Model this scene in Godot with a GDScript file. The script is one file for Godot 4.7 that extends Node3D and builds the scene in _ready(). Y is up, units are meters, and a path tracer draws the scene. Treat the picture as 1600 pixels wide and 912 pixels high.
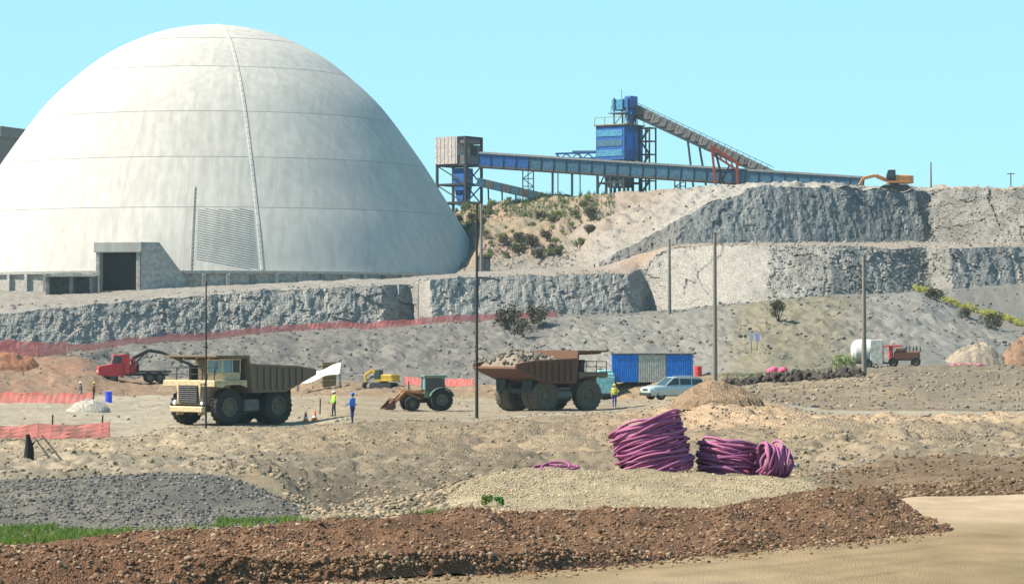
extends Node3D
# A quarry works: storage dome, crushing plant and haul trucks seen across rough ground on a clear day.

const F := 4537.0      # focal length in pixels of the 1600 px wide photograph
const EY := 6.0        # eye height in metres
const HZ := 525.0      # row of the horizon

var rng := RandomNumberGenerator.new()
var n_lo := FastNoiseLite.new()
var n_mid := FastNoiseLite.new()
var n_hi := FastNoiseLite.new()
var n_str := FastNoiseLite.new()
var n_cell := FastNoiseLite.new()
var M := {}
var used := {}
var land: Sheet
var berm: Sheet


# ---------------------------------------------------------------- mesh collector
class MB:
	var v := PackedVector3Array()
	var n := PackedVector3Array()
	var c := PackedColorArray()
	var col := Color(1, 1, 1)

	func tri(a: Vector3, b: Vector3, d: Vector3) -> void:
		var nn := (d - a).cross(b - a).normalized()
		v.append(a); v.append(b); v.append(d)
		n.append(nn); n.append(nn); n.append(nn)
		c.append(col); c.append(col); c.append(col)

	func tri_n(a: Vector3, b: Vector3, d: Vector3, na: Vector3, nb: Vector3, nd: Vector3) -> void:
		if (d - a).cross(b - a).dot(na + nb + nd) < 0.0:
			v.append(a); v.append(d); v.append(b)
			n.append(na); n.append(nd); n.append(nb)
		else:
			v.append(a); v.append(b); v.append(d)
			n.append(na); n.append(nb); n.append(nd)
		c.append(col); c.append(col); c.append(col)

	func quad(a: Vector3, b: Vector3, d: Vector3, e: Vector3) -> void:
		tri(a, b, d); tri(a, d, e)

	func quad_n(a: Vector3, b: Vector3, d: Vector3, e: Vector3, na: Vector3, nb: Vector3, nd: Vector3, ne: Vector3) -> void:
		tri_n(a, b, d, na, nb, nd); tri_n(a, d, e, na, nd, ne)

	# a box with chamfered edges
	func box(at: Vector3, s: Vector3, b := Basis(), bev := 0.03) -> void:
		var h := s * 0.5
		var e: float = minf(bev, minf(h.x, minf(h.y, h.z)) * 0.45)
		var sg := [-1.0, 1.0]
		for ax in 3:
			var u := (ax + 1) % 3
			var w := (ax + 2) % 3
			for q in sg:
				var p := []
				for k in [[-1, -1], [1, -1], [1, 1], [-1, 1]]:
					var r := Vector3()
					r[ax] = q * h[ax]
					r[u] = k[0] * (h[u] - e)
					r[w] = k[1] * (h[w] - e)
					p.append(at + b * r)
				if q > 0:
					quad(p[3], p[2], p[1], p[0])
				else:
					quad(p[0], p[1], p[2], p[3])
			if e <= 0.0005:
				continue
			for q in sg:      # the edges along axis ax
				for r in sg:
					var o := []
					for t in [-1.0, 1.0]:
						var x := Vector3()
						x[ax] = t * (h[ax] - e)
						var y := x
						x[u] = q * h[u]; x[w] = r * (h[w] - e)
						y[u] = q * (h[u] - e); y[w] = r * h[w]
						o.append(at + b * x); o.append(at + b * y)
					if q * r > 0:
						quad(o[0], o[1], o[3], o[2])
					else:
						quad(o[2], o[3], o[1], o[0])
		if e > 0.0005:
			for x in sg:
				for y in sg:
					for z in sg:
						var a := at + b * Vector3(x * h.x, y * (h.y - e), z * (h.z - e))
						var d := at + b * Vector3(x * (h.x - e), y * h.y, z * (h.z - e))
						var f := at + b * Vector3(x * (h.x - e), y * (h.y - e), z * h.z)
						if x * y * z > 0:
							tri(f, d, a)
						else:
							tri(a, d, f)

	func bar(p: Vector3, q: Vector3, w: float, h := -1.0, bev := 0.01) -> void:
		var x := q - p
		var l := x.length()
		x = x / l
		var up := Vector3.UP if absf(x.y) < 0.95 else Vector3.RIGHT
		var z := x.cross(up).normalized()
		box((p + q) * 0.5, Vector3(l, w if h < 0 else h, w), Basis(x, z.cross(x), z), bev)

	func tube(p: Vector3, q: Vector3, r0: float, r1: float, seg := 10, caps := true) -> void:
		var x := (q - p).normalized()
		var up := Vector3.UP if absf(x.y) < 0.9 else Vector3.RIGHT
		var a := x.cross(up).normalized()
		var b := a.cross(x)
		for i in seg:
			var t0 := TAU * i / seg
			var t1 := TAU * (i + 1) / seg
			var d0 := a * cos(t0) + b * sin(t0)
			var d1 := a * cos(t1) + b * sin(t1)
			quad_n(p + d0 * r0, p + d1 * r0, q + d1 * r1, q + d0 * r1, d0, d1, d1, d0)
			if caps:
				tri_n(p, p + d0 * r0, p + d1 * r0, -x, -x, -x)
				tri_n(q, q + d0 * r1, q + d1 * r1, x, x, x)

	# profile of [radius, height] turned about the local y axis
	func lathe(pr: Array, seg: int, xf := Transform3D()) -> void:
		for k in pr.size() - 1:
			var r0: float = pr[k][0]
			var y0: float = pr[k][1]
			var r1: float = pr[k + 1][0]
			var y1: float = pr[k + 1][1]
			var sl := Vector2(y1 - y0, r0 - r1)
			sl = sl.normalized() if sl.length() > 1e-6 else Vector2(1, 0)
			for i in seg:
				var t0 := TAU * i / seg
				var t1 := TAU * (i + 1) / seg
				var e0 := Vector3(cos(t0), 0, sin(t0))
				var e1 := Vector3(cos(t1), 0, sin(t1))
				var n0 := xf.basis * (e0 * sl.x + Vector3.UP * sl.y)
				var n1 := xf.basis * (e1 * sl.x + Vector3.UP * sl.y)
				var a := xf * (e0 * r0 + Vector3.UP * y0)
				var b := xf * (e1 * r0 + Vector3.UP * y0)
				var d := xf * (e1 * r1 + Vector3.UP * y1)
				var e := xf * (e0 * r1 + Vector3.UP * y1)
				if r0 > 1e-5:
					tri_n(a, b, d, n0, n1, n1)
				if r1 > 1e-5:
					tri_n(a, d, e, n0, n1, n0)

	# a polygon in x, y pushed along z
	func prism(poly: Array, z0: float, z1: float, xf := Transform3D()) -> void:
		var pg := PackedVector2Array(poly)
		var ix := Geometry2D.triangulate_polygon(pg)
		var cw := Geometry2D.is_polygon_clockwise(pg)
		for i in range(0, ix.size(), 3):
			var a := pg[ix[i]]
			var b := pg[ix[i + 1]]
			var d := pg[ix[i + 2]]
			var nz := xf.basis.z.normalized()
			tri_n(xf * Vector3(a.x, a.y, z1), xf * Vector3(b.x, b.y, z1), xf * Vector3(d.x, d.y, z1), nz, nz, nz)
			tri_n(xf * Vector3(a.x, a.y, z0), xf * Vector3(b.x, b.y, z0), xf * Vector3(d.x, d.y, z0), -nz, -nz, -nz)
		for i in pg.size():
			var a := pg[i]
			var b := pg[(i + 1) % pg.size()]
			var e := (b - a).normalized()
			var o := Vector2(-e.y, e.x) if cw else Vector2(e.y, -e.x)
			var nn := (xf.basis * Vector3(o.x, o.y, 0)).normalized()
			quad_n(xf * Vector3(a.x, a.y, z0), xf * Vector3(b.x, b.y, z0), xf * Vector3(b.x, b.y, z1), xf * Vector3(a.x, a.y, z1), nn, nn, nn, nn)

	func torus(R: float, r: float, xf: Transform3D, seg := 28, ring := 7, wob: Variant = null) -> void:
		for i in seg:
			var q := []
			for j in [i, i + 1]:
				var t: float = TAU * (j % seg) / seg
				var rr := R
				var yy := 0.0
				if wob != null:
					var w: Vector2 = wob.call(t)
					rr += w.x
					yy += w.y
				var e := Vector3(cos(t), 0, sin(t))
				var row := []
				for k in ring + 1:
					var u := TAU * k / ring
					var nn := e * cos(u) + Vector3.UP * sin(u)
					row.append([xf * (e * rr + Vector3.UP * yy + nn * r), xf.basis * nn])
				q.append(row)
			for k in ring:
				quad_n(q[0][k][0], q[0][k + 1][0], q[1][k + 1][0], q[1][k][0], q[0][k][1], q[0][k + 1][1], q[1][k + 1][1], q[1][k][1])

	func put(o: MB, xf: Transform3D) -> void:
		var flip := xf.basis.determinant() < 0.0
		for i in range(0, o.v.size(), 3):
			for j in ([0, 2, 1] if flip else [0, 1, 2]):
				v.append(xf * o.v[i + j])
				n.append((xf.basis * o.n[i + j]).normalized())
				c.append(o.c[i + j])

	func done() -> ArrayMesh:
		var a := []
		a.resize(Mesh.ARRAY_MAX)
		a[Mesh.ARRAY_VERTEX] = v
		a[Mesh.ARRAY_NORMAL] = n
		a[Mesh.ARRAY_COLOR] = c
		var m := ArrayMesh.new()
		m.add_surface_from_arrays(Mesh.PRIMITIVE_TRIANGLES, a)
		return m


# ---------------------------------------------------------------- land lofted between contour lines
class Sheet:
	const P0 := -400.0
	const P1 := 2000.0
	const STEP := 4.0
	var dd := []            # per contour: distances at each step across
	var yy := []            # and heights
	var ay := []            # per contour: how far noise lifts it
	var ad := []            # and how far noise pushes it to and fro
	var ey := {}            # the same between contours
	var ed := {}
	var lo: FastNoiseLite
	var mid: FastNoiseLite
	var hi: FastNoiseLite
	var streak: FastNoiseLite
	var cell: FastNoiseLite

	func contour(pts: Array, lift: float, push: float, soft := 3) -> void:
		var cnt := int((P1 - P0) / STEP) + 1
		var d := PackedFloat32Array()
		var y := PackedFloat32Array()
		var k := 0
		for i in cnt:
			var px := P0 + i * STEP
			while k < pts.size() - 2 and px > pts[k + 1][0]:
				k += 1
			var t: float = clampf((px - pts[k][0]) / (pts[k + 1][0] - pts[k][0]), 0.0, 1.0)
			var y0: float = EY + (HZ - pts[k][2]) / F * pts[k][1]
			var y1: float = EY + (HZ - pts[k + 1][2]) / F * pts[k + 1][1]
			d.append(lerpf(pts[k][1], pts[k + 1][1], t))
			y.append(lerpf(y0, y1, t))
		var ds := PackedFloat32Array()
		var ys := PackedFloat32Array()
		for i in cnt:
			var a := 0.0
			var b := 0.0
			var w := 0
			for j in range(maxi(0, i - soft), mini(cnt - 1, i + soft) + 1):
				a += d[j]; b += y[j]; w += 1
			ds.append(a / w); ys.append(b / w)
		dd.append(ds); yy.append(ys); ay.append(lift); ad.append(push)

	func at(k: int, px: float) -> Vector2:
		var f := clampf((px - P0) / STEP, 0.0, dd[k].size() - 1.001)
		var i := int(f)
		return Vector2(lerpf(dd[k][i], dd[k][i + 1], f - i), lerpf(yy[k][i], yy[k][i + 1], f - i))

	func pos(k: int, px: float, t: float) -> Vector3:
		var a := at(k, px)
		var b := at(k + 1, px)
		var d := lerpf(a.x, b.x, t)
		var y := lerpf(a.y, b.y, t)
		var x := (px - 800.0) / F * d
		var bump := sin(PI * t)
		var fy: float = lerpf(ay[k], ay[k + 1], t) + ey.get(k, 0.0) * bump
		var fd: float = lerpf(ad[k], ad[k + 1], t) + ed.get(k, 0.0) * bump
		if fy > 0.0:
			y += fy * (0.6 * mid.get_noise_3d(x * 0.8, d * 0.45, 3.0) + 0.3 * hi.get_noise_3d(x * 0.8, d * 0.5, 9.0) + 0.5 * lo.get_noise_3d(x * 1.6, d * 1.2, 3.0))
		if k == 13:      # the upper face is smoothly cut in its middle part
			fd *= 1.0 - 0.55 * smoothstep(1040.0, 1090.0, px) * (1.0 - smoothstep(1425.0, 1460.0, px))
		if fd > 0.0:
			var g := fd * (0.2 * streak.get_noise_3d(x * 0.9, y * 0.22, d * 0.2) + 0.16 * streak.get_noise_3d(x * 2.6 + y * 0.5, y * 0.3, 40.0) + 0.2 * hi.get_noise_3d(x * 0.9, y * 0.7, 5.0) + 0.34 * cell.get_noise_3d(x + y * 0.25, y * 0.45, 7.0) + 0.2 * cell.get_noise_3d(x * 2.7 - y * 0.3, y * 1.6, 27.0) + 0.55 * lo.get_noise_3d(x * 0.7, y * 0.7, 0.0))
			d += g
			x = (px - 800.0) / F * d
		return Vector3(x, y, -d)

	func ground(px: float, d: float) -> Vector3:
		for k in dd.size() - 1:
			var a := at(k, px).x
			var b := at(k + 1, px).x
			if d >= a and d <= b:
				return pos(k, px, (d - a) / maxf(b - a, 0.001))
		return Vector3((px - 800.0) / F * d, 0, -d)


func P(px: float, py: float, d: float) -> Vector3:
	return Vector3((px - 800.0) / F * d, EY + (HZ - py) / F * d, -d)


func on(px: float, d: float) -> Vector3:
	return land.ground(px, d)


# ---------------------------------------------------------------- objects
func numbered(called: String) -> String:
	var k: int = used.get(called, 0)
	used[called] = k + 1
	return called if k == 0 else "%s_%03d" % [called, k]


func tag(o: Node3D, label: String, category := "", group := "", kind := "") -> Node3D:
	o.set_meta("label", label)
	if category:
		o.set_meta("category", category)
	if group:
		o.set_meta("group", group)
	if kind:
		o.set_meta("kind", kind)
	return o


func thing(called: String, label: String, category: String, at := Vector3.ZERO, turn := 0.0, group := "") -> Node3D:
	var o := Node3D.new()
	o.name = numbered(called)
	add_child(o)
	o.position = at
	o.rotation_degrees.y = turn
	tag(o, label, category, group)
	return o


func part(called: String, mb: MB, m: Material, under: Node = null) -> MeshInstance3D:
	return put_mesh(called, mb.done(), m, under)


func put_mesh(called: String, mesh: Mesh, m: Material, under: Node = null) -> MeshInstance3D:
	var o := MeshInstance3D.new()
	o.mesh = mesh
	o.material_override = m
	if under == null:
		o.name = numbered(called)
		add_child(o)
	else:
		o.name = called
		var k := 0
		while under.has_node(NodePath(o.name)):
			k += 1
			o.name = "%s_%03d" % [called, k]
		under.add_child(o, true)
	return o


func group_part(called: String, under: Node) -> Node3D:
	var o := Node3D.new()
	o.name = called
	var k := 0
	while under.has_node(NodePath(o.name)):
		k += 1
		o.name = "%s_%03d" % [called, k]
	under.add_child(o, true)
	return o


func again(src: Node3D, called: String, label: String, at: Vector3, turn := 0.0, s := 1.0) -> Node3D:
	var o: Node3D = src.duplicate()
	o.name = numbered(called)
	add_child(o)
	o.position = at
	o.rotation_degrees.y = turn
	o.scale = Vector3.ONE * s
	o.set_meta("label", label)
	return o


# ---------------------------------------------------------------- materials
func lin(r: float, g: float, b: float) -> Color:
	return Color(r, g, b).linear_to_srgb()


func noise_tex(freq: float, lowv: float, seed_: int, octaves := 4, size := 512, normal := false) -> NoiseTexture2D:
	var f := FastNoiseLite.new()
	f.seed = seed_
	f.frequency = freq
	f.fractal_octaves = octaves
	f.noise_type = FastNoiseLite.TYPE_SIMPLEX_SMOOTH
	var t := NoiseTexture2D.new()
	t.width = size
	t.height = size
	t.seamless = true
	t.noise = f
	if normal:
		t.as_normal_map = true
		t.bump_strength = 6.0
	else:
		var g := Gradient.new()
		g.offsets = PackedFloat32Array([0.2, 0.5, 0.8])
		g.colors = PackedColorArray([Color(lowv, lowv, lowv), Color(0.5 + lowv * 0.5, 0.5 + lowv * 0.5, 0.5 + lowv * 0.5), Color(1, 1, 1)])
		t.color_ramp = g
	return t


func mk(col: Color, rough := 0.75, metal := 0.0, tex: Texture2D = null, sc := 0.4, bump: Texture2D = null, bs := 3.0) -> StandardMaterial3D:
	var m := StandardMaterial3D.new()
	m.albedo_color = col
	m.roughness = rough
	m.metallic = metal
	if tex:
		m.albedo_texture = tex
		m.uv1_triplanar = true
		m.uv1_scale = Vector3.ONE * sc
	if bump:
		m.uv1_triplanar = true
		m.uv1_scale = Vector3.ONE * sc
		m.heightmap_enabled = true
		m.heightmap_texture = bump
		m.heightmap_scale = bs
	return m


func earth_mat(tex: Texture2D, sc: float, bump: Texture2D, bs: float) -> StandardMaterial3D:
	var m := mk(Color(1, 1, 1), 0.95, 0.0, tex, sc, bump, bs)
	m.uv1_world_triplanar = true
	m.vertex_color_use_as_albedo = true
	m.metallic_specular = 0.2
	return m


func materials() -> void:
	var grime := noise_tex(0.01, 0.8, 11, 5)
	var grain := noise_tex(0.06, 0.55, 12, 5)
	var soft := noise_tex(0.02, 0.9, 13, 5)
	var streaks := noise_tex(0.016, 0.88, 15, 4)
	var rough := noise_tex(0.05, 0.0, 14, 5)
	M.grime = grime
	M.near = earth_mat(grain, 0.9, rough, 4.0)
	M.mid = earth_mat(grain, 0.35, rough, 8.0)
	M.far = earth_mat(grain, 0.16, rough, 9.0)
	M.sand = earth_mat(grain, 1.1, rough, 1.0)
	M.stone = mk(Color(1, 1, 1), 0.95, 0.0, grain, 1.5)
	M.stone.vertex_color_use_as_albedo = true
	M.stone.metallic_specular = 0.2
	M.tint = mk(Color(1, 1, 1), 0.8)
	M.tint.vertex_color_use_as_albedo = true
	M.leaf = mk(Color(1, 1, 1), 0.7)
	M.leaf.vertex_color_use_as_albedo = true
	M.leaf.backlight_enabled = true
	M.leaf.backlight = Color(0.25, 0.3, 0.1)
	M.shell = []
	for k in 5:
		var b: float = [0.485, 0.468, 0.495, 0.476, 0.50][k]
		M.shell.append(mk(lin(b, b * 0.972, b * 0.91), 0.85, 0.0, streaks, 1.0))
		M.shell[k].uv1_scale = Vector3(0.09, 0.014 + 0.003 * k, 0.09)
		M.shell[k].uv1_offset = Vector3(0.37 * k, 0.21 * k, 0)
	M.joint = mk(lin(0.5, 0.485, 0.45), 0.9)
	M.concrete = mk(lin(0.42, 0.41, 0.38), 0.9, 0.0, grime, 0.25)
	M.concrete_dark = mk(lin(0.2, 0.2, 0.2), 0.9, 0.0, grime, 0.3)
	M.dark = mk(lin(0.012, 0.013, 0.015), 0.9)
	M.cream = mk(lin(0.62, 0.5, 0.3), 0.55, 0.0, grime, 0.7)
	M.rust = mk(lin(0.2, 0.09, 0.05), 0.8, 0.0, grain, 0.5)
	M.body_tan = mk(lin(0.27, 0.2, 0.13), 0.75, 0.0, grain, 0.5)
	M.tyre = mk(lin(0.022, 0.022, 0.023), 0.9, 0.0, grime, 0.8)
	M.tyre_dusty = mk(lin(0.12, 0.1, 0.075), 0.95, 0.0, grime, 0.8)
	M.rim = mk(lin(0.16, 0.14, 0.1), 0.7, 0.2, grime, 1.0)
	M.steel = mk(lin(0.17, 0.175, 0.175), 0.6, 0.4, grime, 0.4)
	M.steel_worn = mk(lin(0.21, 0.21, 0.2), 0.65, 0.3, grime, 0.4)
	M.steel_dark = mk(lin(0.035, 0.04, 0.045), 0.7, 0.2, grime, 0.4)
	M.glass = mk(lin(0.03, 0.05, 0.06), 0.08)
	M.glass_sky = mk(lin(0.14, 0.3, 0.36), 0.12)
	M.blue = mk(lin(0.02, 0.14, 0.46), 0.5, 0.0, grime, 0.3)
	M.blue_pale = mk(lin(0.08, 0.32, 0.52), 0.5, 0.0, grime, 0.3)
	M.blue_worn = mk(lin(0.07, 0.19, 0.32), 0.65, 0.0, grime, 0.3)
	M.blue_dull = mk(lin(0.055, 0.17, 0.27), 0.6, 0.0, grime, 0.3)
	M.pinkish = mk(lin(0.58, 0.52, 0.49), 0.8, 0.0, grime, 0.35)
	M.red = mk(lin(0.72, 0.03, 0.04), 0.5, 0.0, grime, 0.6)
	M.red_oxide = mk(lin(0.5, 0.09, 0.06), 0.6, 0.0, grime, 0.6)
	M.orange = mk(lin(0.7, 0.3, 0.09), 0.55, 0.0, grime, 0.6)
	M.cone = mk(lin(0.75, 0.16, 0.04), 0.6)
	M.yellow = mk(lin(0.6, 0.4, 0.03), 0.5, 0.0, grime, 0.6)
	M.green = mk(lin(0.15, 0.22, 0.18), 0.5, 0.0, grime, 0.6)
	M.white = mk(lin(0.62, 0.61, 0.58), 0.6, 0.0, soft, 0.5)
	M.cyan = mk(lin(0.34, 0.72, 0.75), 0.5, 0.0, grime, 0.5)
	M.car = mk(lin(0.5, 0.6, 0.6), 0.3, 0.3, soft, 0.8)
	M.car.clearcoat_enabled = true
	M.car.clearcoat = 0.6
	M.wood = mk(lin(0.32, 0.3, 0.265), 0.9, 0.0, grain, 0.8)
	M.wood_dark = mk(lin(0.05, 0.04, 0.035), 0.95, 0.0, grain, 0.8)
	M.grey_panel = mk(lin(0.55, 0.56, 0.52), 0.6, 0.2, grime, 0.4)
	M.cabin_blue = mk(lin(0.01, 0.23, 0.8), 0.5, 0.0, grime, 0.4)
	M.purple = []
	for k in 5:
		M.purple.append(mk(lin(0.4 + 0.06 * k, 0.09 + 0.03 * k, 0.26 + 0.042 * k), 0.8, 0.0, grain, 1.6))
	M.pink = mk(lin(0.75, 0.08, 0.2), 0.7)
	M.hazard = mk(lin(0.85, 0.85, 0.8), 0.6)
	M.lens = mk(lin(0.8, 0.8, 0.78), 0.15)
	M.net = mk(Color(lin(0.85, 0.2, 0.18), 0.75), 0.9)
	M.net.transparency = BaseMaterial3D.TRANSPARENCY_ALPHA
	M.tan_crate = mk(lin(0.3, 0.2, 0.08), 0.8, 0.0, grime, 0.6)


# ---------------------------------------------------------------- colours of the earth: per band, across the view, two tones at its near and far side
var PAL := {
	0: [[0, [.42, .32, .19], [.33, .25, .15], [.62, .48, .33], [.52, .4, .27]], [1600, [.44, .33, .2], [.34, .26, .155], [.66, .51, .36], [.58, .45, .31]]],
	1: [[380, [0.215, 0.212, 0.204], [0.334, 0.313, 0.272]], [480, [0.237, 0.223, 0.198], [0.355, 0.318, 0.261]], [520, [0.215, 0.185, 0.136], [0.161, 0.143, 0.115]], [640, [0.237, 0.201, 0.146], [0.172, 0.154, 0.115]], [690, [0.700, 0.594, 0.397], [0.603, 0.488, 0.324]], [1260, [0.700, 0.572, 0.376], [0.592, 0.477, 0.313]], [1330, [0.269, 0.170, 0.104], [0.430, 0.307, 0.198]]],
	2: [[360, [.4, .34, .25], [.31, .27, .21]], [400, [.54, .44, .3], [.46, .37, .25]], [495, [.54, .44, .3], [.44, .35, .24]], [525, [.2, .175, .13], [.15, .135, .11]], [640, [.22, .19, .14], [.16, .145, .11]], [700, [.52, .43, .28], [.4, .33, .22]], [1260, [.5, .42, .28], [.4, .33, .22]], [1330, [.3, .2, .125], [.42, .31, .21]]],
	3: [[300, [0.603, 0.498, 0.362], [0.434, 0.368, 0.281]], [480, [0.265, 0.226, 0.164], [0.362, 0.297, 0.211], [0.482, 0.404, 0.292], [0.362, 0.308, 0.234]], [800, [0.289, 0.237, 0.169], [0.217, 0.190, 0.146], [0.482, 0.392, 0.269], [0.362, 0.297, 0.211]], [1000, [0.506, 0.379, 0.245], [0.385, 0.308, 0.222]], [1300, [0.579, 0.439, 0.292], [0.410, 0.345, 0.245]]],
	4: [[300, [0.660, 0.520, 0.350], [0.502, 0.407, 0.290]], [500, [0.485, 0.382, 0.252], [0.382, 0.308, 0.221]], [900, [0.502, 0.374, 0.244], [0.382, 0.300, 0.214]], [1050, [0.694, 0.488, 0.305], [0.590, 0.423, 0.275]], [1600, [0.700, 0.536, 0.350], [0.624, 0.439, 0.290]]],
	5: [[700, [.5, .42, .3], [.42, .35, .25]], [750, [.64, .56, .44], [.56, .48, .37]], [1000, [.64, .56, .44], [.56, .48, .37]], [1050, [.5, .4, .28], [.44, .35, .25]], [1180, [.5, .4, .28], [.44, .35, .25]], [1210, [.66, .58, .46], [.58, .5, .38]], [1600, [.66, .58, .46], [.58, .5, .38]]],
	6: [[0, [.68, .6, .47], [.6, .51, .38]], [260, [.68, .6, .46], [.58, .49, .36]], [520, [.62, .52, .37], [.52, .43, .3]], [1050, [.6, .5, .36], [.5, .41, .3]], [1110, [.5, .38, .25], [.42, .33, .22]], [1600, [.46, .38, .27], [.36, .31, .24]]],
	7: [[130, [0.508, 0.280, 0.185], [0.438, 0.314, 0.217]], [260, [0.519, 0.370, 0.250], [0.438, 0.314, 0.207]], [900, [0.531, 0.381, 0.228], [0.438, 0.314, 0.207]], [1090, [0.485, 0.336, 0.207], [0.392, 0.302, 0.196]], [1150, [0.288, 0.269, 0.185], [0.346, 0.302, 0.207]], [1600, [0.415, 0.325, 0.228], [0.323, 0.280, 0.217]]],
	8: [[100, [0.433, 0.283, 0.208], [0.289, 0.271, 0.249]], [160, [0.241, 0.236, 0.226], [0.325, 0.313, 0.289]], [800, [0.241, 0.236, 0.226], [0.325, 0.313, 0.289]], [900, [0.397, 0.384, 0.353], [0.313, 0.307, 0.283]], [1120, [0.397, 0.384, 0.353], [0.337, 0.325, 0.295]], [1170, [0.373, 0.336, 0.220], [0.325, 0.301, 0.220]], [1300, [0.361, 0.330, 0.226], [0.313, 0.295, 0.220]], [1380, [0.397, 0.389, 0.370], [0.325, 0.325, 0.307]]],
	9: [[0, [.36, .34, .31], [.3, .29, .27]], [1600, [.38, .37, .34], [.3, .3, .28]]],
	10: [[590, [.46, .455, .43], [.36, .36, .345]], [640, [.36, .36, .345], [.32, .32, .31]], [662, [.56, .53, .48], [.46, .44, .4]], [690, [.46, .455, .43], [.37, .37, .355]], [996, [.42, .415, .395], [.34, .34, .33]], [1004, [.48, .46, .42], [.43, .41, .38]], [1130, [.46, .445, .405], [.41, .395, .365]], [1260, [.43, .42, .395], [.25, .255, .245]], [1470, [.42, .41, .39], [.25, .255, .245]], [1600, [.4, .395, .375], [.3, .3, .29]]],  # paler corner in the middle: its sunlit look is put into the colour
	11: [[0, [.4, .34, .29], [.44, .42, .38]], [600, [.4, .37, .33], [.44, .42, .39]], [1040, [.5, .36, .26], [.44, .4, .35]], [1600, [.46, .38, .3], [.42, .4, .37]]],
	12: [[0, [.4, .37, .32], [.42, .4, .36]], [1600, [.46, .36, .27], [.42, .4, .36]]],
	13: [[760, [.4, .36, .3], [.32, .29, .24], [.5, .31, .21], [.34, .27, .19]], [860, [.42, .4, .36], [.35, .33, .3], [.46, .32, .23], [.33, .29, .22]], [930, [.47, .455, .42], [.4, .385, .36], [.47, .455, .42], [.4, .385, .36]], [945, [.2, .2, .19], [.26, .26, .25], [.2, .2, .19], [.26, .26, .25]], [1045, [.2, .2, .19], [.27, .27, .26]], [1100, [.28, .31, .32], [.22, .24, .25]], [1440, [.28, .305, .315], [.2, .22, .235]], [1460, [.38, .375, .36], [.24, .245, .235]], [1600, [.36, .355, .34], [.2, .205, .2]]],  # bluish dark middle: shade of the turned face put into its colour
	14: [[720, [.5, .34, .24], [.28, .28, .17]], [860, [.52, .35, .24], [.33, .31, .2]], [930, [.46, .44, .4], [.39, .37, .33], [.5, .35, .25], [.4, .31, .23]], [1010, [.48, .46, .42], [.4, .385, .36], [.48, .35, .26], [.4, .32, .24]], [1100, [.5, .48, .44], [.43, .41, .38]], [1170, [.5, .48, .44], [.43, .41, .38]], [1600, [.46, .42, .36], [.4, .37, .33]]],
	15: [[0, [.4, .34, .25], [.36, .32, .25]], [1600, [.4, .34, .25], [.36, .32, .25]]],
	16: [[0, [.4, .34, .25], [.36, .32, .25]], [1600, [.4, .34, .25], [.36, .32, .25]]],
	100: [[0, [0.250, 0.121, 0.065], [0.326, 0.170, 0.095]], [1600, [0.300, 0.182, 0.106], [0.250, 0.146, 0.083]]],
}


func v3(a: Array) -> Vector3:
	return Vector3(a[0], a[1], a[2])


func earth(k: int, px: float, t: float, p: Vector3) -> Color:
	var e: Array = PAL[k]
	var warp := n_lo.get_noise_3d(p.x * 1.3, p.y * 1.3, p.z * 1.3)
	px += 26.0 * n_mid.get_noise_3d(p.x * 0.6, p.y * 0.6, p.z * 0.6)
	t = clampf(t + 0.4 * warp, 0.0, 1.0)
	if k == 0:
		t = smoothstep(0.62, 0.88, t)
	var i := 0
	while i < e.size() - 2 and px > e[i + 1][0]:
		i += 1
	var f: float = clampf((px - e[i][0]) / (e[i + 1][0] - e[i][0]), 0, 1) if e.size() > 1 else 0.0
	var j := mini(i + 1, e.size() - 1)
	var a := v3(e[i][1]).lerp(v3(e[j][1]), f)
	var b := v3(e[i][2]).lerp(v3(e[j][2]), f)
	if e[i].size() > 3 or e[j].size() > 3:
		var a2 := v3(e[i][3] if e[i].size() > 3 else e[i][1]).lerp(v3(e[j][3] if e[j].size() > 3 else e[j][1]), f)
		var b2 := v3(e[i][4] if e[i].size() > 4 else e[i][2]).lerp(v3(e[j][4] if e[j].size() > 4 else e[j][2]), f)
		a = a.lerp(a2, t)
		b = b.lerp(b2, t)
	var w: float = clampf(0.5 + 0.7 * n_mid.get_noise_3d(p.x * 0.45, p.y * 0.6, p.z * 0.3) + 0.6 * n_mid.get_noise_3d(p.x * 1.5, p.y * 1.5, p.z * 0.7) + 0.4 * warp, 0, 1)
	var c := a.lerp(b, w) * (1.0 + 0.22 * n_hi.get_noise_3d(p.x * 0.7, p.y * 0.9, p.z * 0.5))
	var gr := c.dot(Vector3(0.3, 0.55, 0.15))
	c = c.lerp(Vector3(gr * 1.03, gr, gr * 0.96), 0.0 if k == 0 else 0.1 if k < 8 else 0.2 if k < 100 else 0.15)
	if k == 6:      # driven over to and fro
		c *= 1.0 + 0.3 * n_mid.get_noise_3d(p.x * 0.06, p.z * 0.9, 50.0)
	if k == 0:      # compacted wheel tracks that follow the berm
		var u: float = berm.at(0, px).x + p.z + 0.35 * n_lo.get_noise_2d(p.x * 2.0, 5.0)
		for rut in [1.3, 3.1, 5.6, 7.4]:
			c *= 1.0 - 0.2 * exp(-pow((u - rut) / 0.3, 2.0)) * (0.6 + 0.8 * n_mid.get_noise_2d(p.x, p.z))
	return Color(c.x, c.y, c.z)


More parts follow.
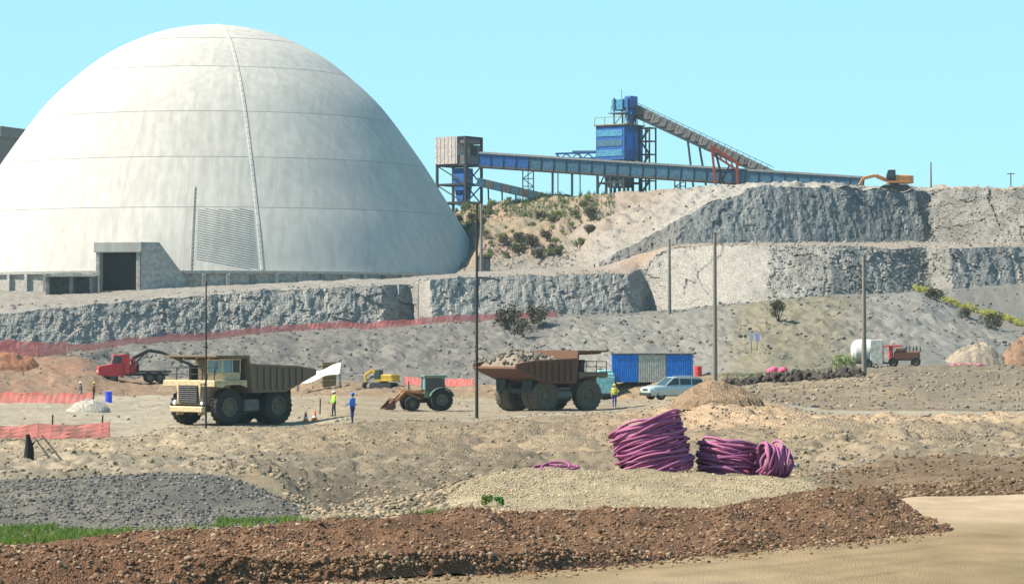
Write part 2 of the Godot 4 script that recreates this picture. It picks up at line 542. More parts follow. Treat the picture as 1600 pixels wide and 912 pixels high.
func sheet_mesh(sh: Sheet, k: int, pk: int, px0: float, px1: float, rows: int, step := 4.0) -> ArrayMesh:
	var across := []
	if px0 == Sheet.P0 and sh == land:      # coarse wings beyond the view
		across.append_array([-3000.0, -2200.0, -1500.0, -1000.0, -650.0])
	for i in int((px1 - px0) / step) + 1:
		across.append(minf(px0 + i * step, px1))
	if px1 == Sheet.P1:
		across.append_array([2250.0, 2600.0, 3100.0, 3800.0, 4600.0])
	var cols := across.size()
	var v := PackedVector3Array()
	var c := PackedColorArray()
	v.resize(cols * (rows + 1))
	c.resize(cols * (rows + 1))
	for r in rows + 1:
		var t := float(r) / rows
		for i in cols:
			var px: float = across[i]
			var p := sh.pos(k, px, t)
			v[r * cols + i] = p
			c[r * cols + i] = earth(pk, px, t, p)
	var nrm := PackedVector3Array()
	nrm.resize(v.size())
	for r in rows + 1:
		for i in cols:
			var e := v[r * cols + mini(i + 1, cols - 1)] - v[r * cols + maxi(i - 1, 0)]
			var g := v[mini(r + 1, rows) * cols + i] - v[maxi(r - 1, 0) * cols + i]
			nrm[r * cols + i] = e.cross(g).normalized()
	var ix := PackedInt32Array()
	for r in rows:
		for i in cols - 1:
			var a := r * cols + i
			ix.append_array([a, a + cols, a + 1, a + 1, a + cols, a + cols + 1])
	var m := []
	m.resize(Mesh.ARRAY_MAX)
	m[Mesh.ARRAY_VERTEX] = v
	if sh == berm or not (k == 10 or k == 13):      # cut rock keeps sharp facets
		m[Mesh.ARRAY_NORMAL] = nrm
	m[Mesh.ARRAY_COLOR] = c
	m[Mesh.ARRAY_INDEX] = ix
	var am := ArrayMesh.new()
	am.add_surface_from_arrays(Mesh.PRIMITIVE_TRIANGLES, m)
	return am


func setting(called: String, label: String, k: int, px0: float, px1: float, rows: int, m: Material, step := 4.0) -> void:
	var o := put_mesh(called, sheet_mesh(land, k, k, px0, px1, rows, step), m)
	tag(o, label, "", "", "structure")


func make_land() -> void:
	for s in [[n_lo, 0.06, 1], [n_mid, 0.35, 2], [n_hi, 1.4, 3], [n_str, 0.3, 4]]:
		s[0].noise_type = FastNoiseLite.TYPE_SIMPLEX_SMOOTH
		s[0].frequency = s[1]
		s[0].seed = s[2]
		s[0].fractal_octaves = 3
	n_cell.noise_type = FastNoiseLite.TYPE_CELLULAR
	n_cell.cellular_return_type = FastNoiseLite.RETURN_CELL_VALUE
	n_cell.frequency = 0.32
	n_cell.seed = 6
	n_cell.fractal_type = FastNoiseLite.FRACTAL_NONE
	for sh in [Sheet.new(), Sheet.new()]:
		sh.cell = n_cell
		sh.lo = n_lo; sh.mid = n_mid; sh.hi = n_hi; sh.streak = n_str
		if land == null:
			land = sh
		else:
			berm = sh
	var L := land
	L.contour([[-400, 15, 1614], [2000, 15, 1614]], 0.0, 0)
	L.contour([[-400, 53, 833], [0, 53, 833], [200, 53.5, 830], [480, 57, 812], [650, 58.5, 804], [1280, 60, 797], [1390, 64, 780], [1420, 65.5, 774], [1600, 66, 772], [2000, 67, 770]], 0.05, 0)
	L.contour([[-400, 64, 745], [0, 64, 748], [150, 65, 742], [330, 65, 743], [400, 64.5, 760], [450, 63, 787], [490, 61.5, 806], [560, 61, 806], [650, 62, 797], [700, 64, 772], [760, 67, 748], [850, 71, 728], [960, 73, 731], [1100, 73.5, 733], [1240, 73, 738], [1290, 73, 755], [1340, 72, 764], [1400, 72, 757], [1500, 73, 748], [1600, 73, 745], [2000, 74, 742]], 0.22, 0)
	L.contour([[-400, 80, 757], [330, 80, 757], [370, 76, 750], [400, 72, 747], [450, 69, 767], [495, 66.5, 791], [525, 69, 797], [560, 74, 786], [650, 76, 775], [700, 78, 765], [850, 84, 748], [1240, 85, 745], [1290, 85, 738], [1340, 85, 735], [1400, 88, 722], [1500, 90, 715], [1600, 90, 712], [2000, 90, 710]], 0.38, 0)
	L.contour([[-400, 130, 712], [400, 130, 712], [560, 128, 716], [700, 128, 710], [850, 128, 705], [960, 130, 695], [1100, 130, 680], [1240, 130, 668], [1400, 130, 662], [2000, 130, 660]], 0.5, 0)
	L.contour([[-400, 172, 688], [200, 172, 686], [270, 185, 670], [480, 188, 666], [550, 172, 664], [620, 190, 658], [745, 195, 658], [840, 195, 649], [960, 195, 645], [1010, 190, 641], [1060, 178, 632], [1110, 165, 607], [1140, 165, 612], [1200, 165, 626], [1250, 160, 640], [1300, 158, 650], [2000, 155, 652]], 0.2, 0)
	L.contour([[-400, 178, 684], [200, 178, 682], [270, 190, 668], [480, 193, 665.5], [550, 178, 660], [620, 195, 656], [745, 200, 654], [840, 202, 646], [960, 202, 643], [1010, 197, 638], [1060, 185, 629], [1110, 172, 607], [1140, 172, 612], [1200, 172, 624], [1250, 168, 635], [1300, 165, 642], [2000, 165, 642]], 0.12, 0)
	L.contour([[-400, 290, 617], [270, 290, 618], [480, 285, 618], [620, 270, 620], [745, 262, 622], [960, 262, 624], [1010, 255, 626], [1060, 240, 622], [1110, 230, 610], [1150, 215, 603], [1200, 205, 598], [1330, 195, 588], [1400, 190, 582], [1500, 192, 580], [1600, 195, 578], [2000, 195, 576]], 0.3, 0)
	L.contour([[-400, 310, 556], [130, 310, 558], [200, 310, 592], [300, 310, 590], [480, 308, 590], [600, 300, 600], [745, 290, 602], [900, 280, 590], [960, 268, 588], [1090, 266, 586], [1120, 262, 584], [1200, 250, 580], [1330, 250, 574], [1400, 255, 572], [1600, 265, 572], [2000, 265, 572]], 0.35, 0)
	L.contour([[-400, 325, 552], [0, 325, 552], [110, 327, 548], [330, 335, 530], [480, 338, 520], [660, 338, 508], [870, 338, 497], [1000, 335, 492], [1050, 332, 488], [1100, 328, 482], [1200, 322, 472], [1300, 318, 462], [1400, 316, 460], [1440, 316, 456], [1480, 312, 478], [1540, 305, 505], [1600, 300, 522], [2000, 290, 545]], 0.5, 0)
	L.contour([[-400, 330, 548], [0, 330, 547], [330, 340, 524], [480, 343, 514], [600, 346, 506], [640, 350, 503], [646, 350, 503], [672, 341, 503], [870, 349, 491], [992, 353, 489], [998, 353, 489], [1008, 358, 486], [1050, 352, 485], [1200, 333, 471], [1300, 334, 461], [1400, 340, 459], [1460, 345, 452], [1485, 338, 450], [1540, 342, 445], [1600, 347, 442], [2000, 350, 440]], 0.4, 0.75, 1)
	L.contour([[-400, 333, 490], [0, 333, 490], [150, 337, 475], [330, 343, 460], [480, 346, 452], [600, 349, 446], [640, 353, 444], [646, 353, 443], [668, 344.5, 439], [750, 350, 432], [900, 354, 428], [985, 356, 428], [1000, 360, 422], [1040, 360, 388], [1100, 356, 384], [1200, 345, 384], [1300, 342, 385], [1400, 346, 387], [1450, 352, 387], [1480, 344, 387], [1600, 354, 386], [2000, 356, 386]], 0.4, 0.7, 1)
	L.contour([[-400, 380, 462], [0, 380, 460], [150, 379, 457], [270, 379, 450], [480, 380, 440], [600, 383, 435], [745, 390, 425], [800, 388, 421], [900, 380, 418], [930, 370, 418], [990, 366, 400], [1040, 364, 386], [1100, 365, 381], [1200, 368, 380], [1450, 385, 380], [1600, 362, 384], [2000, 362, 384]], 0.3, 0.2, 1)
	L.contour([[-400, 396, 455], [700, 396, 440], [745, 397, 424], [900, 393, 417], [930, 373, 417], [1020, 372, 411], [1045, 370, 389], [1060, 370, 382], [1200, 378, 379], [1450, 395, 377.5], [1455, 396, 378], [1600, 372, 381], [2000, 370, 381]], 0.3, 1.4, 1)
	L.contour([[-400, 500, 443], [640, 480, 443], [700, 440, 400], [745, 415, 368], [800, 412, 373], [900, 396, 404], [930, 376.5, 413], [990, 378, 385], [1040, 378, 355], [1100, 381, 320], [1180, 386, 292], [1300, 393, 292], [1440, 402, 299], [1455, 403, 297], [1500, 392, 296], [1600, 378, 294], [2000, 374, 294]], 0.9, 1.5, 1)
	L.contour([[-400, 600, 457], [600, 560, 450], [650, 480, 380], [715, 445, 326], [800, 438, 311], [900, 433, 305], [1000, 426, 299], [1080, 416, 293], [1180, 403, 288], [1300, 406, 289], [1450, 413, 297], [1500, 403, 295], [1600, 390, 292], [2000, 388, 292]], 0.8, 0)
	L.contour([[-400, 680, 459], [600, 660, 420], [650, 560, 360], [715, 530, 350], [1080, 520, 330], [2000, 500, 325]], 0.4, 0)
	L.contour([[-400, 4500, 519], [2000, 4500, 519]], 0.0, 0)
	L.ey = {1: 0.16, 3: 0.45, 4: 0.45, 7: 0.3, 8: 0.7, 13: 0.4, 14: 0.7}
	L.ed = {10: 0.25, 13: 0.2}
	var B := berm
	B.contour([[-400, 37.5, 962], [0, 39.5, 940], [300, 41.6, 920], [450, 42.4, 911], [600, 43, 905], [900, 44.9, 889], [1000, 46, 881], [1200, 48.8, 861], [1400, 51.6, 843], [1484, 53.6, 831], [2000, 53.6, 831]], 0.15, 0.25)
	B.contour([[-400, 41, 880], [0, 41.4, 876], [300, 42.2, 873], [450, 42.7, 870], [600, 43.3, 872], [900, 45.3, 862], [1000, 46.6, 862], [1200, 49.5, 844], [1400, 52.3, 832], [1484, 53.9, 830.5], [2000, 53.9, 830.5]], 0.3, 0.25)
	B.contour([[-400, 42.2, 900], [0, 42.6, 897], [300, 43.4, 888], [450, 44, 878], [600, 45, 862], [900, 47.5, 846], [1200, 51, 826], [1400, 53.5, 819], [1484, 54.1, 830], [2000, 54.1, 830]], 0.4, 0.1)
	B.contour([[-400, 45.5, 848], [0, 46.5, 844], [200, 47.3, 831], [400, 49, 815], [500, 50, 809], [700, 52, 800], [900, 54, 794], [1100, 56, 785], [1300, 58, 773], [1375, 59.5, 768], [1410, 59, 782], [1440, 57.5, 806], [1484, 54.3, 829.7], [2000, 54.3, 829.7]], 0.3, 0.1)
	B.contour([[-400, 48, 866], [0, 49.5, 856], [400, 52, 840], [700, 55, 823], [1100, 59, 803], [1300, 61, 794], [1390, 62, 790], [1440, 59, 803], [1484, 54.5, 829.5], [2000, 54.5, 829.5]], 0.05, 0)
	B.ey = {0: 0.15, 1: 0.2, 2: 0.3, 3: 0.15}


func build_land() -> void:
	var whole := [-400.0, 2000.0]
	setting("road", "pale sandy road in the foreground sweeping round the brown berm", 0, -400, 2000, 200, M.sand, 8)
	setting("gravel_heap", "grey gravel heap behind the grass at the left", 1, -400, 492, 50, M.near)
	setting("gully", "stony gully floor between the gravel heap and the sand heap", 1, 492, 660, 44, M.near)
	setting("sand_heap", "pale sand heap under the magenta pipe coils", 1, 660, 1288, 50, M.near)
	setting("slope", "brown stony slope beyond the end of the sandy road", 1, 1288, 2000, 44, M.near)
	setting("track", "pale track along the back of the heaps", 2, -400, 2000, 44, M.near)
	setting("ground", "rough stony ground rising from the heaps towards the work yard", 3, -400, 2000, 130, M.near)
	setting("ground", "uneven earth bank below the edge of the work yard", 4, -400, 2000, 110, M.mid)
	setting("yard_edge", "lip of stony earth along the near edge of the work yard", 5, -400, 2000, 10, M.mid)
	setting("work_yard", "pale levelled work yard where the haul trucks stand", 6, -400, 2000, 40, M.mid)
	setting("slope", "reddish and tan earth slope behind the work yard", 7, -400, 2000, 30, M.mid)
	setting("bank", "grey earth bank below the rock benches", 8, -400, 2000, 44, M.mid)
	setting("ledge", "narrow ledge at the foot of the rock benches", 9, -400, 2000, 8, M.mid)
	setting("rock_bench", "dark grey blasted rock face below the dome", 10, -400, 654, 40, M.far, 3)
	setting("rock_bench", "dark grey rock face in the middle with a left corner coloured pale as if sunlit", 10, 654, 999, 40, M.far, 3)
	setting("rock_bench", "pale rock face turning dark and rocky to the right", 10, 999, 2000, 44, M.far, 3)
	setting("terrace", "level terrace on top of the lower rock benches", 11, -400, 2000, 18, M.far)
	setting("terrace", "strip of ground at the foot of the upper rock face", 12, -400, 2000, 8, M.far)
	setting("hill", "scrubby tan hillside to the right of the dome with rubble on its flank", 13, -400, 930, 40, M.far)
	setting("rock_bench", "upper rock face below the conveyor with shade put into its bluish dark colour", 13, 930, 1452, 48, M.far, 3)
	setting("rock_bench", "upper grey broken rock face at the right edge", 13, 1452, 2000, 48, M.far, 3)
	setting("hill", "crest of the hill and of the upper rock faces", 14, -400, 2000, 30, M.far)
	setting("plateau", "plateau behind the crest where the plant stands", 15, -400, 2000, 8, M.far, 16)
	setting("plain", "flat land reaching to the horizon behind everything", 16, -400, 2000, 8, M.far, 16)
	var mb := MB.new()
	mb.col = Color(.4, .31, .2)
	mb.quad(Vector3(-80, 2.375, 40), Vector3(80, 2.375, 40), Vector3(80, 2.375, -40), Vector3(-80, 2.375, -40))
	tag(part("road", mb, M.sand), "sandy ground at the viewer's feet", "", "", "structure")
	for k in 4:
		var o := put_mesh("earth_berm", sheet_mesh(berm, k, 100, -400, 1484, [16, 16, 44, 20][k], 3), M.near)
		tag(o, ["foot of the brown berm beside the sandy road", "low front furrow of the brown berm", "long front slope of the brown berm", "back of the brown berm"][k], "", "", "structure")


# ---------------------------------------------------------------- loose stones
func rock_mesh(seed_: int, flat := 0.75) -> ArrayMesh:
	var g := RandomNumberGenerator.new()
	g.seed = seed_
	var t := (1.0 + sqrt(5.0)) / 2.0
	var p := [Vector3(-1, t, 0), Vector3(1, t, 0), Vector3(-1, -t, 0), Vector3(1, -t, 0), Vector3(0, -1, t), Vector3(0, 1, t), Vector3(0, -1, -t), Vector3(0, 1, -t), Vector3(t, 0, -1), Vector3(t, 0, 1), Vector3(-t, 0, -1), Vector3(-t, 0, 1)]
	var f := [[0, 11, 5], [0, 5, 1], [0, 1, 7], [0, 7, 10], [0, 10, 11], [1, 5, 9], [5, 11, 4], [11, 10, 2], [10, 7, 6], [7, 1, 8], [3, 9, 4], [3, 4, 2], [3, 2, 6], [3, 6, 8], [3, 8, 9], [4, 9, 5], [2, 4, 11], [6, 2, 10], [8, 6, 7], [9, 8, 1]]
	var cut := []
	for i in 7:
		cut.append([Vector3(g.randf_range(-1, 1), g.randf_range(-1, 1), g.randf_range(-1, 1)).normalized(), g.randf_range(0.62, 0.9)])
	var shape := func(a: Vector3) -> Vector3:
		a = a.normalized()
		for q in cut:
			var d: float = a.dot(q[0]) - q[1]
			if d > 0:
				a -= q[0] * d
		return a * Vector3(1, flat, 0.85)
	var mb := MB.new()
	for q in f:
		var a: Vector3 = p[q[0]]
		var b: Vector3 = p[q[1]]
		var c: Vector3 = p[q[2]]
		var ab := (a + b) / 2
		var bc := (b + c) / 2
		var ca := (c + a) / 2
		for w in [[a, ab, ca], [ab, b, bc], [ca, bc, c], [ab, bc, ca]]:
			mb.tri(shape.call(w[0]), shape.call(w[1]), shape.call(w[2]))
	return mb.done()


var ROCKS := []


# areas: [band, left px, right px, from, to, count]
func scatter(called: String, label: String, sh: Sheet, areas: Array, s0: float, s1: float, tones: Array, seed_: int, skew := 2.2, sink := 0.25) -> void:
	var g := RandomNumberGenerator.new()
	g.seed = seed_
	var all := []
	for a in areas:
		for i in a[5]:
			var px := g.randf_range(a[1], a[2])
			var t := g.randf_range(a[3], a[4])
			var p: Vector3
			if a[0] < 0:      # spilt over the road beyond the foot of the berm
				var dd: float = sh.at(0, px).x + 0.1 - absf(g.randfn()) * a[4]
				p = land.pos(0, px, (dd - 15.0) / (land.at(1, px).x - 15.0))
			else:
				p = sh.pos(a[0], px, t)
			if n_mid.get_noise_3d(p.x * 0.5, p.z * 0.5, 77.0) < g.randf_range(-0.75, 0.15):
				continue
			var s: float = lerpf(s0, s1, pow(g.randf(), skew))
			var bs := Basis.from_euler(Vector3(g.randf() * TAU, g.randf() * TAU, g.randf() * TAU)).scaled(Vector3(s, s * g.randf_range(0.6, 1.0), s * g.randf_range(0.7, 1.1)))
			var c := v3(tones[g.randi() % tones.size()]) * g.randf_range(0.75, 1.2)
			all.append([Transform3D(bs, p + Vector3(0, s * (0.5 - sink) * 0.6, 0)), Color(c.x, c.y, c.z)])
	for k in 2:
		var mine := []
		for i in range(k, all.size(), 2):
			mine.append(all[i])
		var mm := MultiMesh.new()
		mm.transform_format = MultiMesh.TRANSFORM_3D
		mm.use_colors = true
		mm.mesh = ROCKS[(seed_ + k) % ROCKS.size()]
		mm.instance_count = mine.size()
		for i in mine.size():
			mm.set_instance_transform(i, mine[i][0])
			mm.set_instance_color(i, mine[i][1])
		var o := MultiMeshInstance3D.new()
		o.multimesh = mm
		o.material_override = M.stone
		o.name = numbered(called)
		add_child(o)
		tag(o, label + (", the finer ones" if k else ", the coarser ones"), "stones", "", "stuff")


func stones() -> void:
	for k in 6:
		ROCKS.append(rock_mesh(40 + k, 0.6 + 0.07 * k))
	var brown := [[.25, .14, .083], [.34, .2, .125], [.18, .1, .06], [.42, .27, .17], [.29, .17, .11], [.5, .37, .26]]
	var grey := [[.2, .2, .2], [.3, .29, .27], [.14, .14, .145], [.38, .36, .33], [.24, .22, .19]]
	var beige := [[.74, .59, .39], [.62, .5, .33], [.76, .64, .46], [.46, .36, .24], [.72, .55, .36]]
	var mixed := [[.46, .38, .27], [.33, .28, .21], [.55, .46, .33], [.24, .21, .165], [.5, .37, .24]]
	scatter("clods", "clods of brown earth covering the foreground berm", berm, [[0, -300, 1480, 0.2, 1, 5200], [1, -300, 1480, 0, 1, 3800], [2, -300, 1480, 0, 1, 15000], [3, -300, 1470, 0, 0.6, 4000], [-1, 300, 1490, 0, 0.7, 1500]], 0.008, 0.054, brown, 1, 2.4)
	scatter("clods", "larger lumps of brown earth along the foreground berm", berm, [[0, -300, 1470, 0.3, 1, 500], [1, -300, 1470, 0, 1, 500], [2, -300, 1470, 0, 1, 1700]], 0.035, 0.08, brown, 12, 2.0, 0.5)
	scatter("gravel", "grey stones on the gravel heap behind the grass", land, [[1, -300, 495, 0.0, 1, 9500], [0, -300, 470, 0.93, 1.0, 1800], [2, -300, 400, 0.0, 0.1, 500]], 0.014, 0.061, grey, 2)
	scatter("stones", "small pale stones on the sand heap", land, [[1, 690, 1285, 0.02, 1, 9000], [2, 690, 1285, 0, 0.15, 700]], 0.010, 0.041, beige, 3)
	scatter("stones", "stones in the gully beside the sand heap", land, [[1, 470, 700, 0.0, 1, 2500], [2, 440, 720, 0, 1, 3000], [3, 380, 1290, 0, 1, 8000], [2, 700, 1290, 0.1, 1, 2500]], 0.017, 0.094, mixed, 4)
	scatter("stones", "brown stones on the slope past the end of the road", land, [[1, 1290, 1900, 0.0, 1, 5500], [2, 1280, 1900, 0, 1, 2500]], 0.017, 0.077, [[.24, .15, .09], [.34, .24, .16], [.18, .11, .07], [.42, .32, .22]], 5)
	scatter("stones", "stones on the rough ground right of the coils", land, [[3, 1240, 1900, 0, 1, 6000], [4, 1150, 1900, 0, 1, 3500]], 0.022, 0.110, [[.4, .31, .21], [.3, .23, .16], [.5, .4, .29], [.24, .21, .18], [.36, .34, .32]], 6)
	scatter("stones", "stones on the ground below the haul trucks", land, [[3, -300, 450, 0, 1, 4000], [4, -300, 1150, 0, 1, 6500], [5, -300, 1300, 0, 1, 1500]], 0.028, 0.132, mixed, 7)
	scatter("stones", "grey stones about the work yard and the crest to its right", land, [[6, 1130, 1900, 0, 1, 2500], [6, -300, 1100, 0, 1, 350], [7, -300, 1900, 0, 1, 1600]], 0.033, 0.187, [[.4, .34, .25], [.3, .27, .22], [.24, .235, .23], [.5, .43, .33]], 8)
	scatter("rubble", "rubble on the grey bank below the rock benches", land, [[8, -300, 1900, 0, 1, 4500], [9, -300, 1900, 0, 1, 900]], 0.055, 0.275, grey, 9)
	scatter("rubble", "angular rocks standing out of the lower rock benches", land, [[10, -300, 1000, 0, 1, 500], [10, 1200, 1500, 0, 1, 1300], [10, 1500, 1900, 0, 1, 400], [11, -300, 1900, 0, 0.4, 800]], 0.066, 0.330, [[.36, .355, .335], [.28, .275, .26], [.42, .41, .38], [.2, .2, .19]], 10, 2.6, 0.5)
	scatter("rubble", "pale rubble tipped down the flank of the hill", land, [[13, 755, 900, 0, 0.9, 500], [14, 760, 1190, 0, 1, 500], [12, 1000, 1900, 0, 1, 700], [13, 1450, 1900, 0, 1, 1800]], 0.066, 0.303, [[.42, .4, .37], [.5, .48, .44], [.36, .35, .33], [.46, .38, .3]], 11, 2.2, 0.4)


# ---------------------------------------------------------------- the storage dome
const DOME_S := 0.0932
var dome_pts := [[0, 0], [2.5, 20], [8, 60], [21, 106], [48, 163], [82, 209], [132, 262], [212, 321], [270, 358], [332, 396], [394, 427]]


func dome_curve(u: float) -> Vector2:      # radius, drop below the top
	var n := dome_pts.size()
	var i := clampi(int(u), 0, n - 2)
	var q := []
	for k in [i - 1, i, i + 1, i + 2]:
		var e = dome_pts[clampi(k, 0, n - 1)]
		q.append(Vector2(e[1], e[0]))
	if i == 0:
		q[0] = Vector2(-q[2].x, q[2].y)
	return q[1].cubic_interpolate(q[2], q[0], q[3], u - i) * DOME_S


func dome_at(drop: float, az: float, proud := 0.0) -> Array:      # position and normal; az from the camera side towards the right
	var a := 0.0
	var b := dome_pts.size() - 1.0
	for i in 30:
		var m := (a + b) / 2
		if dome_curve(m).y < drop:
			a = m
		else:
			b = m
	var p := dome_curve(a)
	var q := dome_curve(minf(a + 0.05, dome_pts.size() - 1.001)) - dome_curve(maxf(a - 0.05, 0))
	var sl := Vector2(q.y, q.x).normalized()      # outward, upward
	var e := Vector3(sin(az), 0, cos(az))
	var nn := e * sl.x + Vector3.UP * sl.y
	return [e * p.x + Vector3.UP * (394.0 * DOME_S - p.y) + nn * proud, nn]


func patch(mb: MB, d0: float, d1: float, a0: float, a1: float, proud: float, nu: int, nv: int) -> void:
	for i in nu:
		for j in nv:
			var q := []
			for k in [[0, 0], [1, 0], [1, 1], [0, 1]]:
				q.append(dome_at(lerpf(d0, d1, float(j + k[1]) / nv), lerpf(a0, a1, float(i + k[0]) / nu), proud))
			mb.quad_n(q[0][0], q[1][0], q[2][0], q[3][0], q[0][1], q[1][1], q[2][1], q[3][1])


func dome() -> void:
	var c := Vector3(-43.3, 14.6, -422.0)
	var o := thing("storage_dome", "huge pale concrete storage dome with a dark square entrance", "dome", c)
	var mb := MB.new()
	patch(mb, 0.0, 394 * DOME_S, 0, TAU, 0.0, 64, 30)
	part("shell", mb, M.joint, o)
	var rows := [0.0, 35.0, 85.0, 157.0, 227.0, 302.0, 394.0]
	var g := RandomNumberGenerator.new()
	g.seed = 5
	for r in 6:
		var seg: int = [6, 12, 24, 24, 24, 24][r]
		for s in seg:
			var a0 := TAU * s / seg + deg_to_rad(15.0)
			var a1 := TAU * (s + 1) / seg + deg_to_rad(15.0)
			var mid := wrapf((a0 + a1) / 2 - deg_to_rad(5.9), -PI, PI)
			if absf(mid) > deg_to_rad(105):
				continue
			var top: float = rows[r] * DOME_S
			var low: float = rows[r + 1] * DOME_S
			var rad := dome_at((top + low) / 2, 0)[0] as Vector3
			var gap := 0.009 / maxf(rad.z, 2.0)
			mb = MB.new()
			patch(mb, top + (0.028 if r else 0.0), low - 0.028, a0 + gap, a1 - gap, 0.04, 6 if r > 1 else 10, 6)
			part("panel", mb, M.shell[g.randi() % 5], o)
	# raised rib from the crown to the ground, with its edge beam
	mb = MB.new()
	for k in 48:
		var q0 := dome_at(lerpf(0.4, 393 * DOME_S, k / 48.0), deg_to_rad(15.0), 0.02)
		var q1 := dome_at(lerpf(0.4, 393 * DOME_S, (k + 1) / 48.0), deg_to_rad(15.0), 0.02)
		mb.bar(q0[0], q1[0], 0.42, 0.2, 0.05)
	part("rib", mb, M.shell[2], o)
	mb = MB.new()
	for k in 20:
		mb.bar(dome_at(lerpf(272, 393, k / 20.0) * DOME_S, deg_to_rad(1.5), 0.16)[0], dome_at(lerpf(272, 393, (k + 1) / 20.0) * DOME_S, deg_to_rad(1.5), 0.1)[0], 0.08)
	part("drain_pipe", mb, M.steel, o)
	# slanting battens over the lowest course left of the rib
	mb = MB.new()
	for k in 26:
		var h0 := lerpf(300, 385, k / 25.0)
		var prev := Vector3()
		for s in 9:
			var az := deg_to_rad(lerpf(2.4, 14.2, s / 8.0))
			var h := h0 + 16.0 * (s / 8.0) - 8.0
			if h < 304 or h > 391:
				prev = Vector3()
				continue
			var q: Vector3 = dome_at(h * DOME_S, az, 0.07)[0]
			if prev != Vector3():
				mb.bar(prev, q, 0.05, 0.05, 0.0)
			prev = q
	tag(part("batten", mb, M.shell[1], o), "slanting battens on the lowest course", "", "", "stuff")
	# the ring wall that carries it
	mb = MB.new()
	mb.lathe([[39.5, -6.0], [40.3, -6.0], [40.3, -0.35], [40.7, -0.35], [40.7, 0.02], [39.5, 0.06]], 96)
	part("ring_wall", mb, M.concrete, o)
	for k in 44:
		var az := deg_to_rad(-95 + k * 4.5)
		if absf(rad_to_deg(az) + 9) < 9:
			continue
		mb = MB.new()
		mb.box(Vector3(sin(az), 0, cos(az)) * 40.5 + Vector3(0, -3.2, 0), Vector3(0.55, 5.6, 0.6), Basis(Vector3.UP, az), 0.04)
		part("pilaster", mb, M.concrete if k % 3 else M.concrete_dark, o)
	# entrance porch
	var az := deg_to_rad(-10.6)
	var b := Basis(Vector3.UP, az)
	var f := Vector3(sin(az), 0, cos(az)) * 43.6
	mb = MB.new()
	mb.box(f + b * Vector3(-2.75, 0.0, -2.5), Vector3(0.55, 7.4, 6.0), b, 0.05)
	part("porch_wall", mb, M.concrete, o)
	mb = MB.new()
	mb.box(f + b * Vector3(2.75, 0.0, -2.5), Vector3(0.55, 7.4, 6.0), b, 0.05)
	part("porch_wall", mb, M.concrete, o)
	mb = MB.new()
	mb.box(f + b * Vector3(0, 3.0, -2.4), Vector3(6.5, 1.35, 6.3), b, 0.06)
	part("porch_roof", mb, M.shell[1], o)
	mb = MB.new()
	mb.prism([Vector2(0, -3.9), Vector2(0, 3.65), Vector2(2.4, 3.65), Vector2(5.9, -0.9), Vector2(5.9, -3.9)], -0.2, 0.2, Transform3D(Basis(Vector3.UP, az + deg_to_rad(32)), f + b * Vector3(3.05, 0, 0.3)))
	part("wing_wall", mb, M.concrete, o)
	mb = MB.new()
	mb.box(f + b * Vector3(0, -0.5, -0.9), Vector3(5.0, 6.6, 0.2), b)  # near-black slab stands for the darkness inside the opening
	part("doorway_shade", mb, M.dark, o)
	# low shed beside the porch
	var at := P(112, 455, 377)
	at.y = on(112, 377).y - 0.3
	var s := thing("shed", "low grey concrete shed with two dark bays left of the dome entrance", "shed", at, -6)
	mb = MB.new()
	for x in [-2.9, 0.25, 2.9]:
		mb.box(Vector3(x, 1.2, 0), Vector3(0.5, 2.5, 2.6), Basis(), 0.03)
	mb.box(Vector3(0, 1.2, -1.25), Vector3(6.2, 2.5, 0.2))
	part("wall", mb, M.concrete_dark, s)
	mb = MB.new()
	mb.prism([Vector2(-3.5, 2.4), Vector2(-1.5, 2.85), Vector2(1, 2.95), Vector2(3.5, 2.6), Vector2(3.5, 2.4)], -1.5, 1.7)
	part("roof", mb, M.concrete, s)


func lattice(mb: MB, a: Vector3, b: Vector3, w: float, n: int, t := 0.12, dirx := Vector3.RIGHT) -> void:
	var sd := dirx * w * 0.5
	mb.bar(a - sd, b - sd, t)
	mb.bar(a + sd, b + sd, t)
	for k in n:
		var p := a.lerp(b, float(k) / n)
		var q := a.lerp(b, float(k + 1) / n)
		mb.bar(p - sd, p + sd, t * 0.7)
		mb.bar(p + sd * (1 if k % 2 else -1), q - sd * (1 if k % 2 else -1), t * 0.7)


